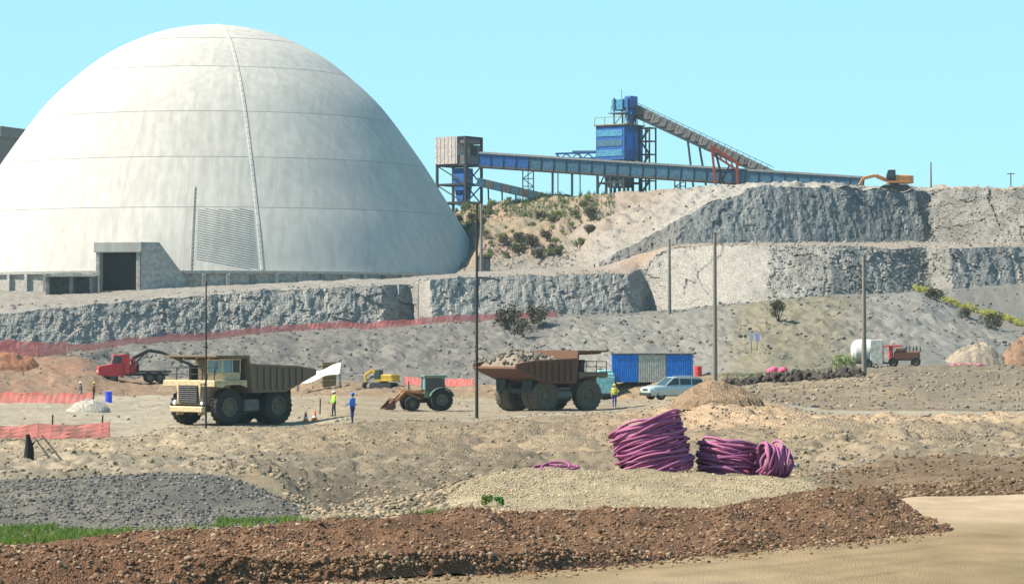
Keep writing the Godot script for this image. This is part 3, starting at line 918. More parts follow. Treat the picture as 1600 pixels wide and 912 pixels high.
func plant() -> void:
	var mb: MB
	# concrete tower behind the dome at the left edge
	var o := thing("silo_tower", "dark grey concrete tower behind the dome at the left edge", "tower", Vector3(-95, 14, -520), -20)
	mb = MB.new()
	for x in [-6.5, -1.6, 1.2, 5.4]:
		mb.box(Vector3(x, 14.2, 0), Vector3(1.5, 28.4, 9), Basis(), 0.05)
	part("column", mb, M.concrete_dark, o)
	mb = MB.new()
	for y in [2, 9, 16, 22]:
		mb.box(Vector3(-0.5, y, 0.3), Vector3(12.6, 1.0, 7.6), Basis(), 0.04)
	mb.box(Vector3(-0.5, 28.2, 0), Vector3(14.4, 1.9, 9.8), Basis(), 0.06)
	part("floor_slab", mb, M.concrete_dark, o)
	mb = MB.new()
	mb.box(Vector3(-0.5, 14, -3.2), Vector3(12, 27, 0.4))
	part("back_wall", mb, M.concrete_dark, o)
	for k in 3:
		mb = MB.new()
		mb.box(Vector3(-0.2, 12.5 + k * 6.3, 3.6), Vector3(1.6, 3.6, 0.2))
		part("window", mb, M.glass_sky if k == 1 else M.glass, o)
	# transfer tower
	var yaw := -35.0
	var B := Basis(Vector3.UP, deg_to_rad(yaw))
	o = thing("transfer_tower", "conveyor transfer tower with pale cladding on dark steel legs right of the dome", "tower", P(716, 350, 448), yaw)
	var y0 := 36.5 - o.position.y
	mb = MB.new()
	mb.box(Vector3(-0.6, y0 - 2.0, 0.2), Vector3(4.2, 4.2, 4.4), Basis(), 0.04)
	part("cladding", mb, M.pinkish, o)
	for k in 6:
		mb = MB.new()
		mb.box(Vector3(-2.35 + k * 0.7, y0 - 2.0, 2.425), Vector3(0.09, 4.1, 0.06), Basis(), 0.01)
		part("seam_strip", mb, M.pinkish, o)
	mb = MB.new()
	for x in [-2.5, 2.9]:
		for z in [-2.1, 2.1]:
			mb.bar(Vector3(x, -6, z), Vector3(x, y0 + 0.1, z), 0.34)
	for y in [y0, y0 - 4.25, y0 - 7.2, y0 - 10.0]:
		for z in [-2.1, 2.1]:
			mb.bar(Vector3(-2.5, y, z), Vector3(2.9, y, z), 0.3)
		for x in [-2.5, 2.9]:
			mb.bar(Vector3(x, y, -2.1), Vector3(x, y, 2.1), 0.3)
	for k in 2:
		var y := y0 - 4.3 - k * 3.0
		mb.bar(Vector3(-2.5, y, 2.1), Vector3(2.9, y - 2.9, 2.1), 0.16)
		mb.bar(Vector3(2.9, y, 2.1), Vector3(2.9, y - 2.9, -2.1), 0.16)
		mb.bar(Vector3(2.9, y - 2.9, 2.1), Vector3(2.9, y, -2.1), 0.16)
	part("steel_frame", mb, M.steel_dark, o)
	mb = MB.new()
	mb.box(Vector3(2.2, y0 - 0.5, 0), Vector3(1.3, 0.9, 4.2))
	mb.box(Vector3(2.2, y0 - 3.5, 0), Vector3(1.3, 1.4, 4.2))
	mb.box(Vector3(2.2, y0 - 2.0, -1.6), Vector3(1.3, 1.8, 1.0))
	part("side_panel", mb, M.steel, o)
	mb = MB.new()
	mb.box(Vector3(1.2, y0 - 6.0, 0.4), Vector3(2.2, 2.6, 2.4), Basis(), 0.1)
	mb.prism([Vector2(0.2, -7.3), Vector2(2.2, -7.3), Vector2(1.7, -10.5), Vector2(0.9, -10.5)], -0.6, 1.4, Transform3D(Basis(), Vector3(0, y0, 0)))
	part("chute", mb, M.blue, o)
	# blue crusher house
	o = thing("crusher_house", "tall blue clad crusher house on steel legs under the sloping conveyor", "tower", P(968, 325, 441), yaw)
	y0 = 37.8 - o.position.y
	var low := 32.6 - o.position.y
	mb = MB.new()
	mb.box(Vector3(0, (y0 + low) / 2, 0), Vector3(5.2, y0 - low, 5.2), Basis(), 0.05)
	part("cladding", mb, M.blue, o)
	for k in 3:
		mb = MB.new()
		mb.box(Vector3(-0.1, lerpf(low, y0, 0.2 + 0.29 * k), 2.62), Vector3(4.6, 0.95, 0.1), Basis(), 0.02)
		part("louvre", mb, [M.blue_pale, M.blue_dull, M.blue_pale][k], o)
	for k in 2:
		mb = MB.new()
		mb.box(Vector3(2.63, lerpf(low, y0, 0.55), -1.2 + 2.4 * k), Vector3(0.1, 2.6, 1.9), Basis(), 0.02)
		part("side_panel", mb, M.cabin_blue, o)
	mb = MB.new()
	mb.box(Vector3(0, y0 + 0.12, 0), Vector3(5.7, 0.2, 5.7))
	for x in [-2.7, -0.9, 0.9, 2.7]:
		mb.bar(Vector3(x, y0 + 0.2, 2.7), Vector3(x, y0 + 1.3, 2.7), 0.08)
		mb.bar(Vector3(2.7, y0 + 0.2, x), Vector3(2.7, y0 + 1.3, x), 0.08)
	mb.bar(Vector3(-2.7, y0 + 1.3, 2.7), Vector3(2.7, y0 + 1.3, 2.7), 0.08)
	mb.bar(Vector3(2.7, y0 + 1.3, -2.7), Vector3(2.7, y0 + 1.3, 2.7), 0.08)
	part("roof_deck", mb, M.tan_crate, o)
	mb = MB.new()
	for x in [-2.4, 0.0, 2.4]:
		for z in [-2.4, 0.0, 2.4]:
			mb.bar(Vector3(x, -4, z), Vector3(x, low, z), 0.32)
	for y in [low - 1.6, low - 3.4]:
		for z in [-2.4, 2.4]:
			mb.bar(Vector3(-2.4, y, z), Vector3(2.4, y, z), 0.26)
			mb.bar(Vector3(z, y, -2.4), Vector3(z, y, 2.4), 0.26)
	for k in 2:
		for sg in [-1, 1]:
			mb.bar(Vector3(-2.4 + 2.4 * k, low - 0.2, 2.4), Vector3(2.4 * k, low - 4.4, 2.4) if sg > 0 else Vector3(2.4 * k - 4.8 * k, low - 4.4, 2.4), 0.16)
	part("steel_frame", mb, M.steel_dark, o)
	mb = MB.new()
	mb.box(Vector3(0.4, low - 2.6, 0.4), Vector3(3.0, 3.0, 2.8), Basis(), 0.15)
	mb.box(Vector3(1.6, low - 1.2, 1.2), Vector3(1.6, 1.6, 1.4), Basis(), 0.1)
	part("machinery", mb, M.blue_dull, o)
	# head of the sloping conveyor on top of the house
	mb = MB.new()
	for x in [-0.2, 2.2]:
		for z in [-1.2, 1.2]:
			mb.bar(Vector3(x, y0, z), Vector3(x, y0 + 4.3, z), 0.2)
	mb.bar(Vector3(-0.2, y0 + 0.2, 1.2), Vector3(2.2, y0 + 2.6, 1.2), 0.12)
	mb.bar(Vector3(2.2, y0 + 0.2, 1.2), Vector3(2.2, y0 + 2.6, -1.2), 0.12)
	mb.box(Vector3(0.6, y0 + 2.0, 0), Vector3(3.4, 0.14, 3.0))
	part("head_frame", mb, M.blue_dull, o)
	mb = MB.new()
	mb.box(Vector3(0.3, y0 + 3.3, 0), Vector3(2.0, 1.7, 2.2), Basis(), 0.08)
	part("drive_house", mb, M.blue_pale, o)
	mb = MB.new()
	mb.box(Vector3(2.1, y0 + 3.6, 0), Vector3(1.3, 1.9, 2.0), Basis(), 0.15)
	mb.prism([Vector2(1.2, 2.6), Vector2(2.8, 2.6), Vector2(2.3, 0.3), Vector2(1.7, 0.3)], -0.6, 0.6, Transform3D(Basis(), Vector3(0, y0, 0)))
	part("discharge_chute", mb, M.blue, o)
	mb = MB.new()
	for k in 3:
		mb.bar(Vector3(-0.6, y0 + 2.1, -1.4 + 1.4 * k), Vector3(-0.6, y0 + 3.1, -1.4 + 1.4 * k), 0.07)
	mb.bar(Vector3(-0.6, y0 + 3.1, -1.4), Vector3(-0.6, y0 + 3.1, 1.4), 0.07)
	mb.bar(Vector3(0.4, y0 + 4.2, 0), Vector3(0.4, y0 + 5.6, 0), 0.07)
	part("railing", mb, M.steel, o)
	# stair tower right of it
	o = thing("stair_tower", "open steel stair tower on the right side of the blue crusher house", "stair", P(1012, 325, 440), yaw)
	mb = MB.new()
	var h := 37.6 - o.position.y
	for x in [-0.9, 0.9]:
		for z in [-0.9, 0.9]:
			mb.bar(Vector3(x, -4, z), Vector3(x, h, z), 0.2)
	for k in 6:
		var y := h - 0.1 - k * 2.0
		for q in [-0.9, 0.9]:
			mb.bar(Vector3(-0.9, y, q), Vector3(0.9, y, q), 0.16)
			mb.bar(Vector3(q, y, -0.9), Vector3(q, y, 0.9), 0.16)
	part("steel_frame", mb, M.steel_dark, o)
	for k in 5:
		mb = MB.new()
		var y := h - 0.1 - k * 2.0
		var sg := 1.0 if k % 2 else -1.0
		mb.bar(Vector3(-0.8 * sg, y, 0.7), Vector3(0.8 * sg, y - 2.0, 0.7), 0.5, 0.14)
		part("stair_flight", mb, M.steel, o)
	# long level gallery
	o = thing("conveyor_gallery", "long blue covered conveyor gallery running from the transfer tower past the crusher house", "conveyor", P(750, 250, 436))
	var a := Vector3()
	var e := P(1350, 289, 424) - o.position
	var dir := e.normalized()
	var sidez := dir.cross(Vector3.UP).normalized()
	var upv := sidez.cross(dir)
	var GB := Basis(dir, upv, sidez)
	mb = MB.new()
	mb.bar(a - upv * 1.0, e - upv * 1.0, 2.2, 0.34)
	part("floor_beam", mb, M.steel, o)
	for k in 30:
		for z in [-1, 1]:
			mb = MB.new()
			mb.box(a.lerp(e, (k + 0.5) / 30.0) + sidez * z * 1.05 + upv * 0.05, Vector3(e.length() / 30.0 - 0.07, 1.7, 0.1), GB, 0.02)
			part("panel", mb, (M.blue_worn if (k * 7 + k / 4) % 5 == 1 else M.blue_dull) if k > 3 else M.blue, o)
	mb = MB.new()
	for k in 30:
		var p := a.lerp(e, k / 30.0) + sidez * 1.13
		var q := a.lerp(e, (k + 1) / 30.0) + sidez * 1.13
		mb.bar(p - upv * 0.95, p + upv * 0.9, 0.1)
		mb.bar(p - upv * 1.1, q - upv * 1.1, 0.12)
	part("stiffener", mb, M.steel_dark, o)
	mb = MB.new()
	var rf := []
	for k in 9:
		var t := PI * k / 8.0
		rf.append(Vector2(cos(t) * 1.25, sin(t) * 0.35))
	mb.prism(rf, 0, e.length(), Transform3D(Basis(sidez, upv, -dir) * Basis(Vector3.UP, PI), a + upv * 0.93))
	part("roof", mb, M.steel, o)
	for q in [[828, 0], [867, 1], [898, 1], [1068, 0], [1215, 1]]:
		mb = MB.new()
		var tp: Vector3 = e * ((q[0] - 750.0) / 600.0) - upv * 1.15
		var bt := Vector3(tp.x, -7.5, tp.z)
		if q[1] == 0:
			lattice(mb, bt, tp, 1.6, 5, 0.18)
			lattice(mb, bt, tp, 1.8, 5, 0.14, Vector3.BACK)
		else:
			mb.bar(bt, tp, 0.34)
			mb.bar(bt + Vector3(0, 0, -1.6), tp + Vector3(0, 0, -1.6), 0.3)
		part("trestle", mb, M.steel, o)
	# sloping conveyor
	o = thing("sloping_conveyor", "grey conveyor sloping down to the right from the top of the crusher house", "conveyor", P(984, 168, 441))
	e = P(1210, 274, 430) - o.position
	dir = e.normalized()
	sidez = dir.cross(Vector3.UP).normalized()
	upv = sidez.cross(dir)
	GB = Basis(dir, upv, sidez)
	for k in 18:
		mb = MB.new()
		mb.box(e * ((k + 0.5) / 18.0) + upv * 0.1, Vector3(e.length() / 18.0 - 0.06, 1.5 - 0.03 * k, 1.9), GB, 0.05)
		part("cover_panel", mb, M.steel if k % 3 else M.steel_worn, o)
	mb = MB.new()
	for z in [-1.0, 1.0]:
		mb.bar(sidez * z - upv * 0.85, e + sidez * z - upv * 0.6, 0.2)
		for k in 18:
			mb.bar(e * (k / 18.0) + sidez * z - upv * 0.85, e * ((k + 1) / 18.0) + sidez * z - upv * 0.1, 0.1)
	mb.bar(sidez * 1.2 + upv * 1.3, e + sidez * 1.2 + upv * 1.2, 0.07)
	for k in 24:
		mb.bar(e * (k / 24.0) + sidez * 1.2 + upv * 0.2, e * (k / 24.0) + sidez * 1.2 + upv * 1.3, 0.06)
	part("side_truss", mb, M.steel_dark, o)
	for q in [[1079, 1088], [1097, 1110]]:
		mb = MB.new()
		var t0: float = (q[0] - 984.0) / 226.0
		var tp := e * t0 - upv * 0.7
		var bt := P(q[1], 330, 437) - o.position
		lattice(mb, bt, tp, 1.7, 6, 0.2, Vector3.BACK)
		part("support_leg", mb, M.steel, o)
	# red trestle
	o = thing("trestle", "red oxide steel trestle under the lower end of the sloping conveyor", "trestle", P(1132, 320, 428))
	mb = MB.new()
	var pp := func(x: float, y: float, d: float) -> Vector3: return P(x, y, d) - o.position
	for z in [426.5, 429.5]:
		mb.bar(pp.call(1110, 228, z), pp.call(1158, 258, z), 0.45)
		mb.bar(pp.call(1112, 240, z), pp.call(1156, 268, z), 0.3)
		mb.bar(pp.call(1112, 228, z), pp.call(1122, 320, z), 0.34)
		mb.bar(pp.call(1152, 255, z), pp.call(1153, 320, z), 0.4)
		for k in 5:
			mb.bar(pp.call(1114 + k * 9, 231 + k * 5.6, z), pp.call(1119 + k * 9, 245 + k * 5.6, z), 0.2)
	part("red_frame", mb, M.red_oxide, o)
	mb = MB.new()
	for z in [426.5, 429.5]:
		mb.bar(pp.call(1119, 240, z), pp.call(1139, 320, z), 0.3)
		mb.bar(pp.call(1140, 258, z), pp.call(1112, 320, z), 0.24)
	part("grey_brace", mb, M.steel_dark, o)
	# lower conveyor from the transfer tower
	o = thing("lower_conveyor", "short dark conveyor sloping down from the foot of the transfer tower", "conveyor", P(746, 284, 443))
	e = P(866, 312, 441) - o.position
	dir = e.normalized()
	sidez = dir.cross(Vector3.UP).normalized()
	upv = sidez.cross(dir)
	for k in 9:
		mb = MB.new()
		mb.box(e * ((k + 0.5) / 9.0), Vector3(e.length() / 9.0 - 0.05, 1.3, 1.6), Basis(dir, upv, sidez), 0.05)
		part("cover_panel", mb, M.steel if k % 2 else M.blue_dull, o)
	mb = MB.new()
	for k in 5:
		mb.bar(e * (0.15 + k * 0.18) - upv * 0.5, e * (0.15 + k * 0.18) + Vector3(0, -4, 0), 0.24)
	part("leg", mb, M.steel_dark, o)
	# thin blue truss left of the house
	o = thing("pipe_bridge", "thin blue truss bridge reaching the left side of the crusher house", "bridge", P(868, 240, 445))
	e = P(945, 240, 444) - o.position
	mb = MB.new()
	for z in [-0.6, 0.6]:
		mb.bar(Vector3(0, 0, z), e + Vector3(0, 0.2, z), 0.2)
		mb.bar(Vector3(0, -0.7, z), e + Vector3(0, -0.7, z), 0.16)
		for k in 9:
			mb.bar(e * (k / 9.0) + Vector3(0, -0.7 * (k % 2), z), e * ((k + 1) / 9.0) + Vector3(0, -0.7 * ((k + 1) % 2), z), 0.12)
	part("truss", mb, M.blue, o)
	mb = MB.new()
	mb.tube(Vector3(2.6, 0.3, 0), e + Vector3(0, 0.3, 0), 0.22, 0.22)
	part("pipe", mb, M.blue_dull, o)
	mb = MB.new()
	for t in [0.05, 0.5]:
		mb.bar(e * t, e * t + Vector3(0, -12, 0), 0.18)
	part("leg", mb, M.steel, o)
	# dark steel cabinet by the dome's right foot
	o = thing("steel_cabinet", "dark steel cabinet standing at the right foot of the dome", "cabinet", on(756, 391) + Vector3(0, -0.2, 0), 15)
	mb = MB.new()
	mb.box(Vector3(0, 1.0, 0), Vector3(1.5, 2.0, 1.2), Basis(), 0.04)
	part("body", mb, M.steel_dark, o)
	mb = MB.new()
	mb.box(Vector3(0, 2.05, 0), Vector3(1.8, 0.14, 1.5), Basis(), 0.03)
	part("roof", mb, M.steel_dark, o)
	for k in 2:
		mb = MB.new()
		mb.box(Vector3(-0.36 + 0.72 * k, 1.0, 0.62), Vector3(0.66, 1.7, 0.05), Basis(), 0.01)
		part("door", mb, M.steel, o)


# ---------------------------------------------------------------- vehicles
func tyre_mesh(R: float, w: float, lugs: int, rim_r: float) -> MB:
	var mb := MB.new()
	var xf := Transform3D(Basis(Vector3.RIGHT, PI / 2), Vector3())      # axis along z
	mb.lathe([[rim_r, -w * 0.42], [R * 0.8, -w * 0.5], [R * 0.93, -w * 0.47], [R * 0.985, -w * 0.38], [R * 0.985, w * 0.38], [R * 0.93, w * 0.47], [R * 0.8, w * 0.5], [rim_r, w * 0.42]], 32, xf)
	for k in lugs:
		for s in [-1, 1]:
			var t: float = TAU * (k + (0.5 if s > 0 else 0.0)) / lugs
			var b := Basis(Vector3.BACK, t)
			mb.box(b * Vector3(R * 0.985, 0, s * w * 0.24), Vector3(R * 0.05, TAU * R / lugs * 0.5, w * 0.42), b * Basis(Vector3.RIGHT, s * 0.35), 0.01)
	return mb


func rim_mesh(r: float, w: float) -> MB:
	var mb := MB.new()
	var xf := Transform3D(Basis(Vector3.RIGHT, PI / 2), Vector3())
	mb.lathe([[0.0, -w * 0.2], [r * 0.35, -w * 0.22], [r * 0.45, -w * 0.12], [r * 0.8, -w * 0.18], [r * 0.88, -w * 0.43], [r, -w * 0.43], [r, w * 0.43], [r * 0.88, w * 0.43], [r * 0.8, w * 0.18], [r * 0.45, w * 0.12], [r * 0.35, w * 0.22], [0.0, w * 0.2]], 24, xf)
	for k in 10:
		var t := TAU * k / 10.0
		for s in [-1, 1]:
			mb.box(Vector3(cos(t) * r * 0.58, sin(t) * r * 0.58, s * w * 0.16), Vector3(0.06, 0.06, 0.06), Basis(), 0.01)
	return mb


func add_wheel(o: Node3D, at: Vector3, tm: Mesh, rm: Mesh, rub: Material, rim: Material, turn := 0.0) -> void:
	var w := group_part("wheel", o)
	w.position = at
	w.rotation_degrees.y = turn
	put_mesh("tyre", tm, rub, w)
	put_mesh("rim", rm, rim, w)


func haul_truck(label: String, at: Vector3, yaw: float, s: float, body: Material, hoodm: Material, rub: Material) -> Node3D:
	var o := thing("haul_truck", label, "dump truck", at, yaw)
	o.scale = Vector3.ONE * s
	var R := 1.32
	var tm := tyre_mesh(R, 0.78, 22, 0.68).done()
	var rm := rim_mesh(0.68, 0.78).done()
	for z in [-2.15, 2.15]:
		add_wheel(o, Vector3(2.6, R, z), tm, rm, rub, M.rim)
	for z in [-2.25, -1.38, 1.38, 2.25]:
		add_wheel(o, Vector3(-2.0, R, z), tm, rm, rub, M.rim)
	var mb := MB.new()
	for z in [-0.75, 0.75]:
		mb.bar(Vector3(-3.2, 1.75, z), Vector3(3.9, 1.75, z), 0.4, 0.6, 0.05)
	for x in [-3.0, -0.4, 1.2]:
		mb.bar(Vector3(x, 1.7, -0.75), Vector3(x, 1.7, 0.75), 0.4)
	mb.tube(Vector3(-2.0, R, -2.2), Vector3(-2.0, R, 2.2), 0.42, 0.42, 14)
	mb.tube(Vector3(2.6, R, -2.0), Vector3(2.6, R, 2.0), 0.26, 0.26, 12)
	mb.tube(Vector3(-2, R, 0), Vector3(1.4, 1.6, 0), 0.2, 0.25, 10)
	part("chassis", mb, M.steel_dark, o)
	mb = MB.new()
	mb.tube(Vector3(-0.6, 1.35, 1.75), Vector3(1.0, 1.35, 1.75), 0.52, 0.52, 16)
	mb.box(Vector3(0.2, 1.9, 1.75), Vector3(1.4, 0.15, 0.8), Basis(), 0.02)
	part("fuel_tank", mb, M.steel, o)
	mb = MB.new()
	mb.box(Vector3(0.2, 1.4, -1.75), Vector3(1.5, 0.95, 0.9), Basis(), 0.1)
	part("hydraulic_tank", mb, M.steel, o)
	for z in [-0.9, 0.9]:
		mb = MB.new()
		mb.tube(Vector3(0.3, 1.5, z), Vector3(-0.6, 2.5, z), 0.16, 0.12, 10)
		part("hoist_ram", mb, M.steel, o)
	# hood, grille, bumper, deck
	mb = MB.new()
	mb.prism([Vector2(1.5, 1.5), Vector2(4.25, 1.5), Vector2(4.35, 2.95), Vector2(4.1, 3.08), Vector2(1.5, 3.08)], -1.3, 1.3)
	part("hood", mb, hoodm, o)
	mb = MB.new()
	mb.box(Vector3(4.34, 2.2, 0), Vector3(0.1, 1.3, 2.1), Basis(), 0.02)
	var gr := part("grille", mb, M.dark, o)
	for k in 8:
		mb = MB.new()
		mb.box(Vector3(4.41, 1.68 + k * 0.15, 0), Vector3(0.06, 0.05, 2.0), Basis(Vector3.BACK, 0.3), 0.01)
		part("slat", mb, M.steel, gr)
	mb = MB.new()
	mb.box(Vector3(4.42, 1.15, 0), Vector3(0.42, 0.42, 3.6), Basis(), 0.06)
	mb.box(Vector3(4.1, 1.0, -1.2), Vector3(0.6, 0.5, 0.25))
	mb.box(Vector3(4.1, 1.0, 1.2), Vector3(0.6, 0.5, 0.25))
	part("bumper", mb, hoodm, o)
	for z in [-1.5, 1.5]:
		mb = MB.new()
		mb.lathe([[0.0, 0.05], [0.14, 0.05], [0.17, 0.0], [0.17, -0.12], [0, -0.12]], 14, Transform3D(Basis(Vector3.BACK, -PI / 2), Vector3(4.38, 1.62, z)))
		part("headlight", mb, M.lens, o)
	mb = MB.new()
	mb.box(Vector3(2.75, 3.15, 0), Vector3(3.1, 0.14, 5.6), Basis(), 0.03)
	mb.box(Vector3(4.28, 2.98, 0), Vector3(0.1, 0.4, 5.6), Basis(), 0.02)
	for z in [-1, 1]:
		mb.prism([Vector2(1.3, 2.7), Vector2(1.3, 3.08), Vector2(4.2, 3.08), Vector2(4.2, 2.78), Vector2(3.6, 2.72), Vector2(3.2, 2.9), Vector2(1.9, 2.9)], z * 2.8 - 0.06, z * 2.8 + 0.06)
	part("deck", mb, hoodm, o)
	mb = MB.new()
	for z in [-1.75, -1.35]:
		mb.bar(Vector3(4.45, 1.3, z), Vector3(4.3, 3.1, z), 0.06)
	for k in 6:
		mb.bar(Vector3(4.44 - 0.02 * k, 1.45 + 0.3 * k, -1.75), Vector3(4.44 - 0.02 * k, 1.45 + 0.3 * k, -1.35), 0.06)
	part("ladder", mb, M.steel_dark, o)
	mb = MB.new()
	for z in [-2.7, -1.4, 0.0, 1.4, 2.7]:
		mb.bar(Vector3(4.25, 3.2, z), Vector3(4.25, 4.1, z), 0.06)
	for y in [3.65, 4.1]:
		mb.bar(Vector3(4.25, y, -2.7), Vector3(4.25, y, 2.7), 0.055)
	for z in [1.3, 2.7]:
		mb.bar(Vector3(1.8, 4.1, z), Vector3(4.25, 4.1, z), 0.055)
	part("handrail", mb, M.steel_dark, o)
	# cab on the left of the deck
	mb = MB.new()
	mb.box(Vector3(2.35, 3.5, -1.55), Vector3(1.7, 0.6, 1.7), Basis(), 0.05)
	mb.box(Vector3(2.35, 4.72, -1.55), Vector3(1.85, 0.14, 1.85), Basis(), 0.04)
	for x in [1.55, 3.15]:
		for z in [-2.35, -0.75]:
			mb.bar(Vector3(x, 3.7, z), Vector3(x, 4.7, z), 0.12)
	mb.bar(Vector3(2.3, 3.7, -2.37), Vector3(2.3, 4.7, -2.37), 0.1)
	var cab := part("cab", mb, hoodm, o)
	mb = MB.new()
	mb.box(Vector3(3.15, 4.22, -1.55), Vector3(0.05, 0.86, 1.48), Basis(), 0.005)
	part("windscreen", mb, M.glass_sky, cab)
	for x in [1.92, 2.72]:
		mb = MB.new()
		mb.box(Vector3(x, 4.22, -2.36), Vector3(0.66, 0.86, 0.05), Basis(), 0.005)
		part("side_window", mb, M.glass if x < 2 else M.glass_sky, cab)
	mb = MB.new()
	mb.box(Vector3(2.35, 4.22, -0.76), Vector3(1.45, 0.86, 0.05), Basis(), 0.005)
	mb.box(Vector3(1.53, 4.22, -1.55), Vector3(0.05, 0.86, 1.45), Basis(), 0.005)
	part("rear_window", mb, M.glass, cab)
	mb = MB.new()
	mb.bar(Vector3(4.2, 3.6, -2.75), Vector3(4.35, 4.5, -2.95), 0.05)
	mb.box(Vector3(4.37, 4.3, -2.97), Vector3(0.06, 0.6, 0.35), Basis(), 0.02)
	part("mirror", mb, M.steel_dark, o)
	mb = MB.new()
	mb.tube(Vector3(2.2, 3.2, 1.9), Vector3(2.2, 4.0, 1.9), 0.3, 0.3, 14)
	mb.tube(Vector3(2.2, 4.0, 1.9), Vector3(2.2, 4.25, 1.9), 0.36, 0.34, 14)
	part("air_cleaner", mb, M.steel_dark, o)
	# dump body
	mb = MB.new()
	mb.prism([Vector2(0.95, 2.5), Vector2(1.25, 4.78), Vector2(4.25, 4.88), Vector2(4.25, 5.0), Vector2(1.1, 5.0), Vector2(0.75, 2.5)], -2.9, 2.9)
	mb.prism([Vector2(0.8, 2.3), Vector2(0.8, 2.55), Vector2(-2.4, 2.62), Vector2(-5.3, 3.72), Vector2(-5.35, 3.55), Vector2(-2.4, 2.38)], -2.85, 2.85)
	for z in [-2.9, 2.9]:
		mb.prism([Vector2(0.85, 2.35), Vector2(1.15, 4.45), Vector2(0.6, 4.25), Vector2(-3.6, 4.1), Vector2(-5.35, 3.85), Vector2(-5.35, 3.55), Vector2(-2.4, 2.4)], z - 0.09, z + 0.09)
	var db := part("dump_body", mb, body, o)
	for z in [-2.9, 2.9]:
		mb = MB.new()
		mb.bar(Vector3(0.9, 4.3, z), Vector3(-3.6, 4.12, z), 0.3, 0.2, 0.03)
		mb.bar(Vector3(-3.6, 4.12, z), Vector3(-5.3, 3.87, z), 0.3, 0.18, 0.03)
		mb.bar(Vector3(0.8, 2.42, z), Vector3(-2.4, 2.46, z), 0.26, 0.24, 0.03)
		mb.bar(Vector3(-2.4, 2.46, z), Vector3(-5.2, 3.6, z), 0.26, 0.2, 0.03)
		part("top_rail", mb, body, db)
	for z in [-1, 1]:
		for k in 8:
			var x := 0.35 - k * 0.62
			var yb := 2.5 if x > -2.4 else 2.5 + (-2.4 - x) * 0.4
			mb = MB.new()
			mb.bar(Vector3(x, yb, z * 3.06), Vector3(x + 0.02, 4.14 - 0.02 * k, z * 3.06), 0.2, 0.18, 0.03)
			part("rib", mb, body, db)
	for z in [-2.0, -0.7, 0.7, 2.0]:
		mb = MB.new()
		mb.bar(Vector3(1.35, 4.7, z), Vector3(4.2, 4.8, z), 0.12, 0.16)
		part("canopy_rib", mb, body, db)
	for z in [-1.8, 1.8]:
		mb = MB.new()
		mb.box(Vector3(-3.3, 2.2, z), Vector3(0.05, 1.0, 1.3), Basis(), 0.01)
		part("mud_flap", mb, M.steel_dark, o)
	return o


func crane_truck(label: String, at: Vector3, yaw: float) -> void:
	var o := thing("crane_truck", label, "truck", at, yaw)
	var tm := tyre_mesh(0.52, 0.34, 20, 0.28).done()
	var rm := rim_mesh(0.28, 0.32).done()
	for x in [1.6, -2.2, -3.3]:
		for z in [-0.95, 0.95]:
			add_wheel(o, Vector3(x, 0.52, z), tm, rm, M.tyre, M.rim)
	var mb := MB.new()
	for z in [-0.45, 0.45]:
		mb.bar(Vector3(-4.2, 0.85, z), Vector3(2.6, 0.85, z), 0.16, 0.28)
	part("chassis", mb, M.steel_dark, o)
	mb = MB.new()
	mb.prism([Vector2(0.4, 0.7), Vector2(0.4, 2.0), Vector2(1.2, 2.0), Vector2(3.0, 1.72), Vector2(3.12, 1.5), Vector2(3.12, 0.7)], -1.15, 1.15)
	mb.prism([Vector2(-0.1, 0.9), Vector2(-0.1, 2.85), Vector2(0.5, 2.95), Vector2(0.75, 2.9), Vector2(0.75, 0.9)], -1.15, 1.15)
	mb.box(Vector3(0.95, 2.84, 0), Vector3(1.2, 0.12, 2.2), Basis(), 0.04)
	for z in [-1.08, 1.08]:
		mb.bar(Vector3(1.75, 1.95, z), Vector3(1.5, 2.85, z), 0.1)
	var cab := part("cab", mb, M.red, o)
	mb = MB.new()
	mb.quad(Vector3(1.76, 1.95, -1.0), Vector3(1.76, 1.95, 1.0), Vector3(1.52, 2.8, 1.0), Vector3(1.52, 2.8, -1.0))
	part("windscreen", mb, M.glass_sky, cab)
	for z in [-1.09, 1.09]:
		mb = MB.new()
		mb.prism([Vector2(0.8, 2.0), Vector2(0.8, 2.76), Vector2(1.5, 2.76), Vector2(1.72, 2.0)], z - 0.02, z + 0.02)
		part("side_window", mb, M.glass, cab)
	mb = MB.new()
	mb.box(Vector3(3.15, 0.75, 0), Vector3(0.25, 0.35, 2.3), Basis(), 0.04)
	part("bumper", mb, M.steel_dark, o)
	for z in [-0.9, 0.9]:
		mb = MB.new()
		mb.box(Vector3(3.14, 1.2, z), Vector3(0.08, 0.22, 0.34), Basis(), 0.02)
		part("headlight", mb, M.lens, o)
	mb = MB.new()
	mb.box(Vector3(-2.6, 1.15, 0), Vector3(3.6, 0.2, 2.3), Basis(), 0.03)
	mb.box(Vector3(-1.0, 1.6, 0), Vector3(0.12, 0.9, 2.3), Basis(), 0.02)
	part("flatbed", mb, M.steel_dark, o)
	mb = MB.new()
	mb.tube(Vector3(-0.55, 1.0, 0), Vector3(-0.55, 2.6, 0), 0.26, 0.22, 12)
	mb.box(Vector3(-0.55, 1.4, 0), Vector3(0.7, 0.9, 0.9), Basis(), 0.06)
	part("crane_post", mb, M.red, o)
	mb = MB.new()
	mb.bar(Vector3(-0.55, 2.55, 0), Vector3(-2.2, 3.35, 0.1), 0.36, 0.36, 0.04)
	mb.bar(Vector3(-2.2, 3.35, 0.1), Vector3(-3.6, 3.1, 0.2), 0.32, 0.32, 0.04)
	mb.bar(Vector3(-3.6, 3.1, 0.2), Vector3(-6.8, 1.75, 0.3), 0.28, 0.28, 0.04)
	mb.tube(Vector3(-0.75, 2.0, 0.0), Vector3(-1.7, 2.95, 0.08), 0.09, 0.07, 8)
	part("crane_boom", mb, M.steel_dark, o)


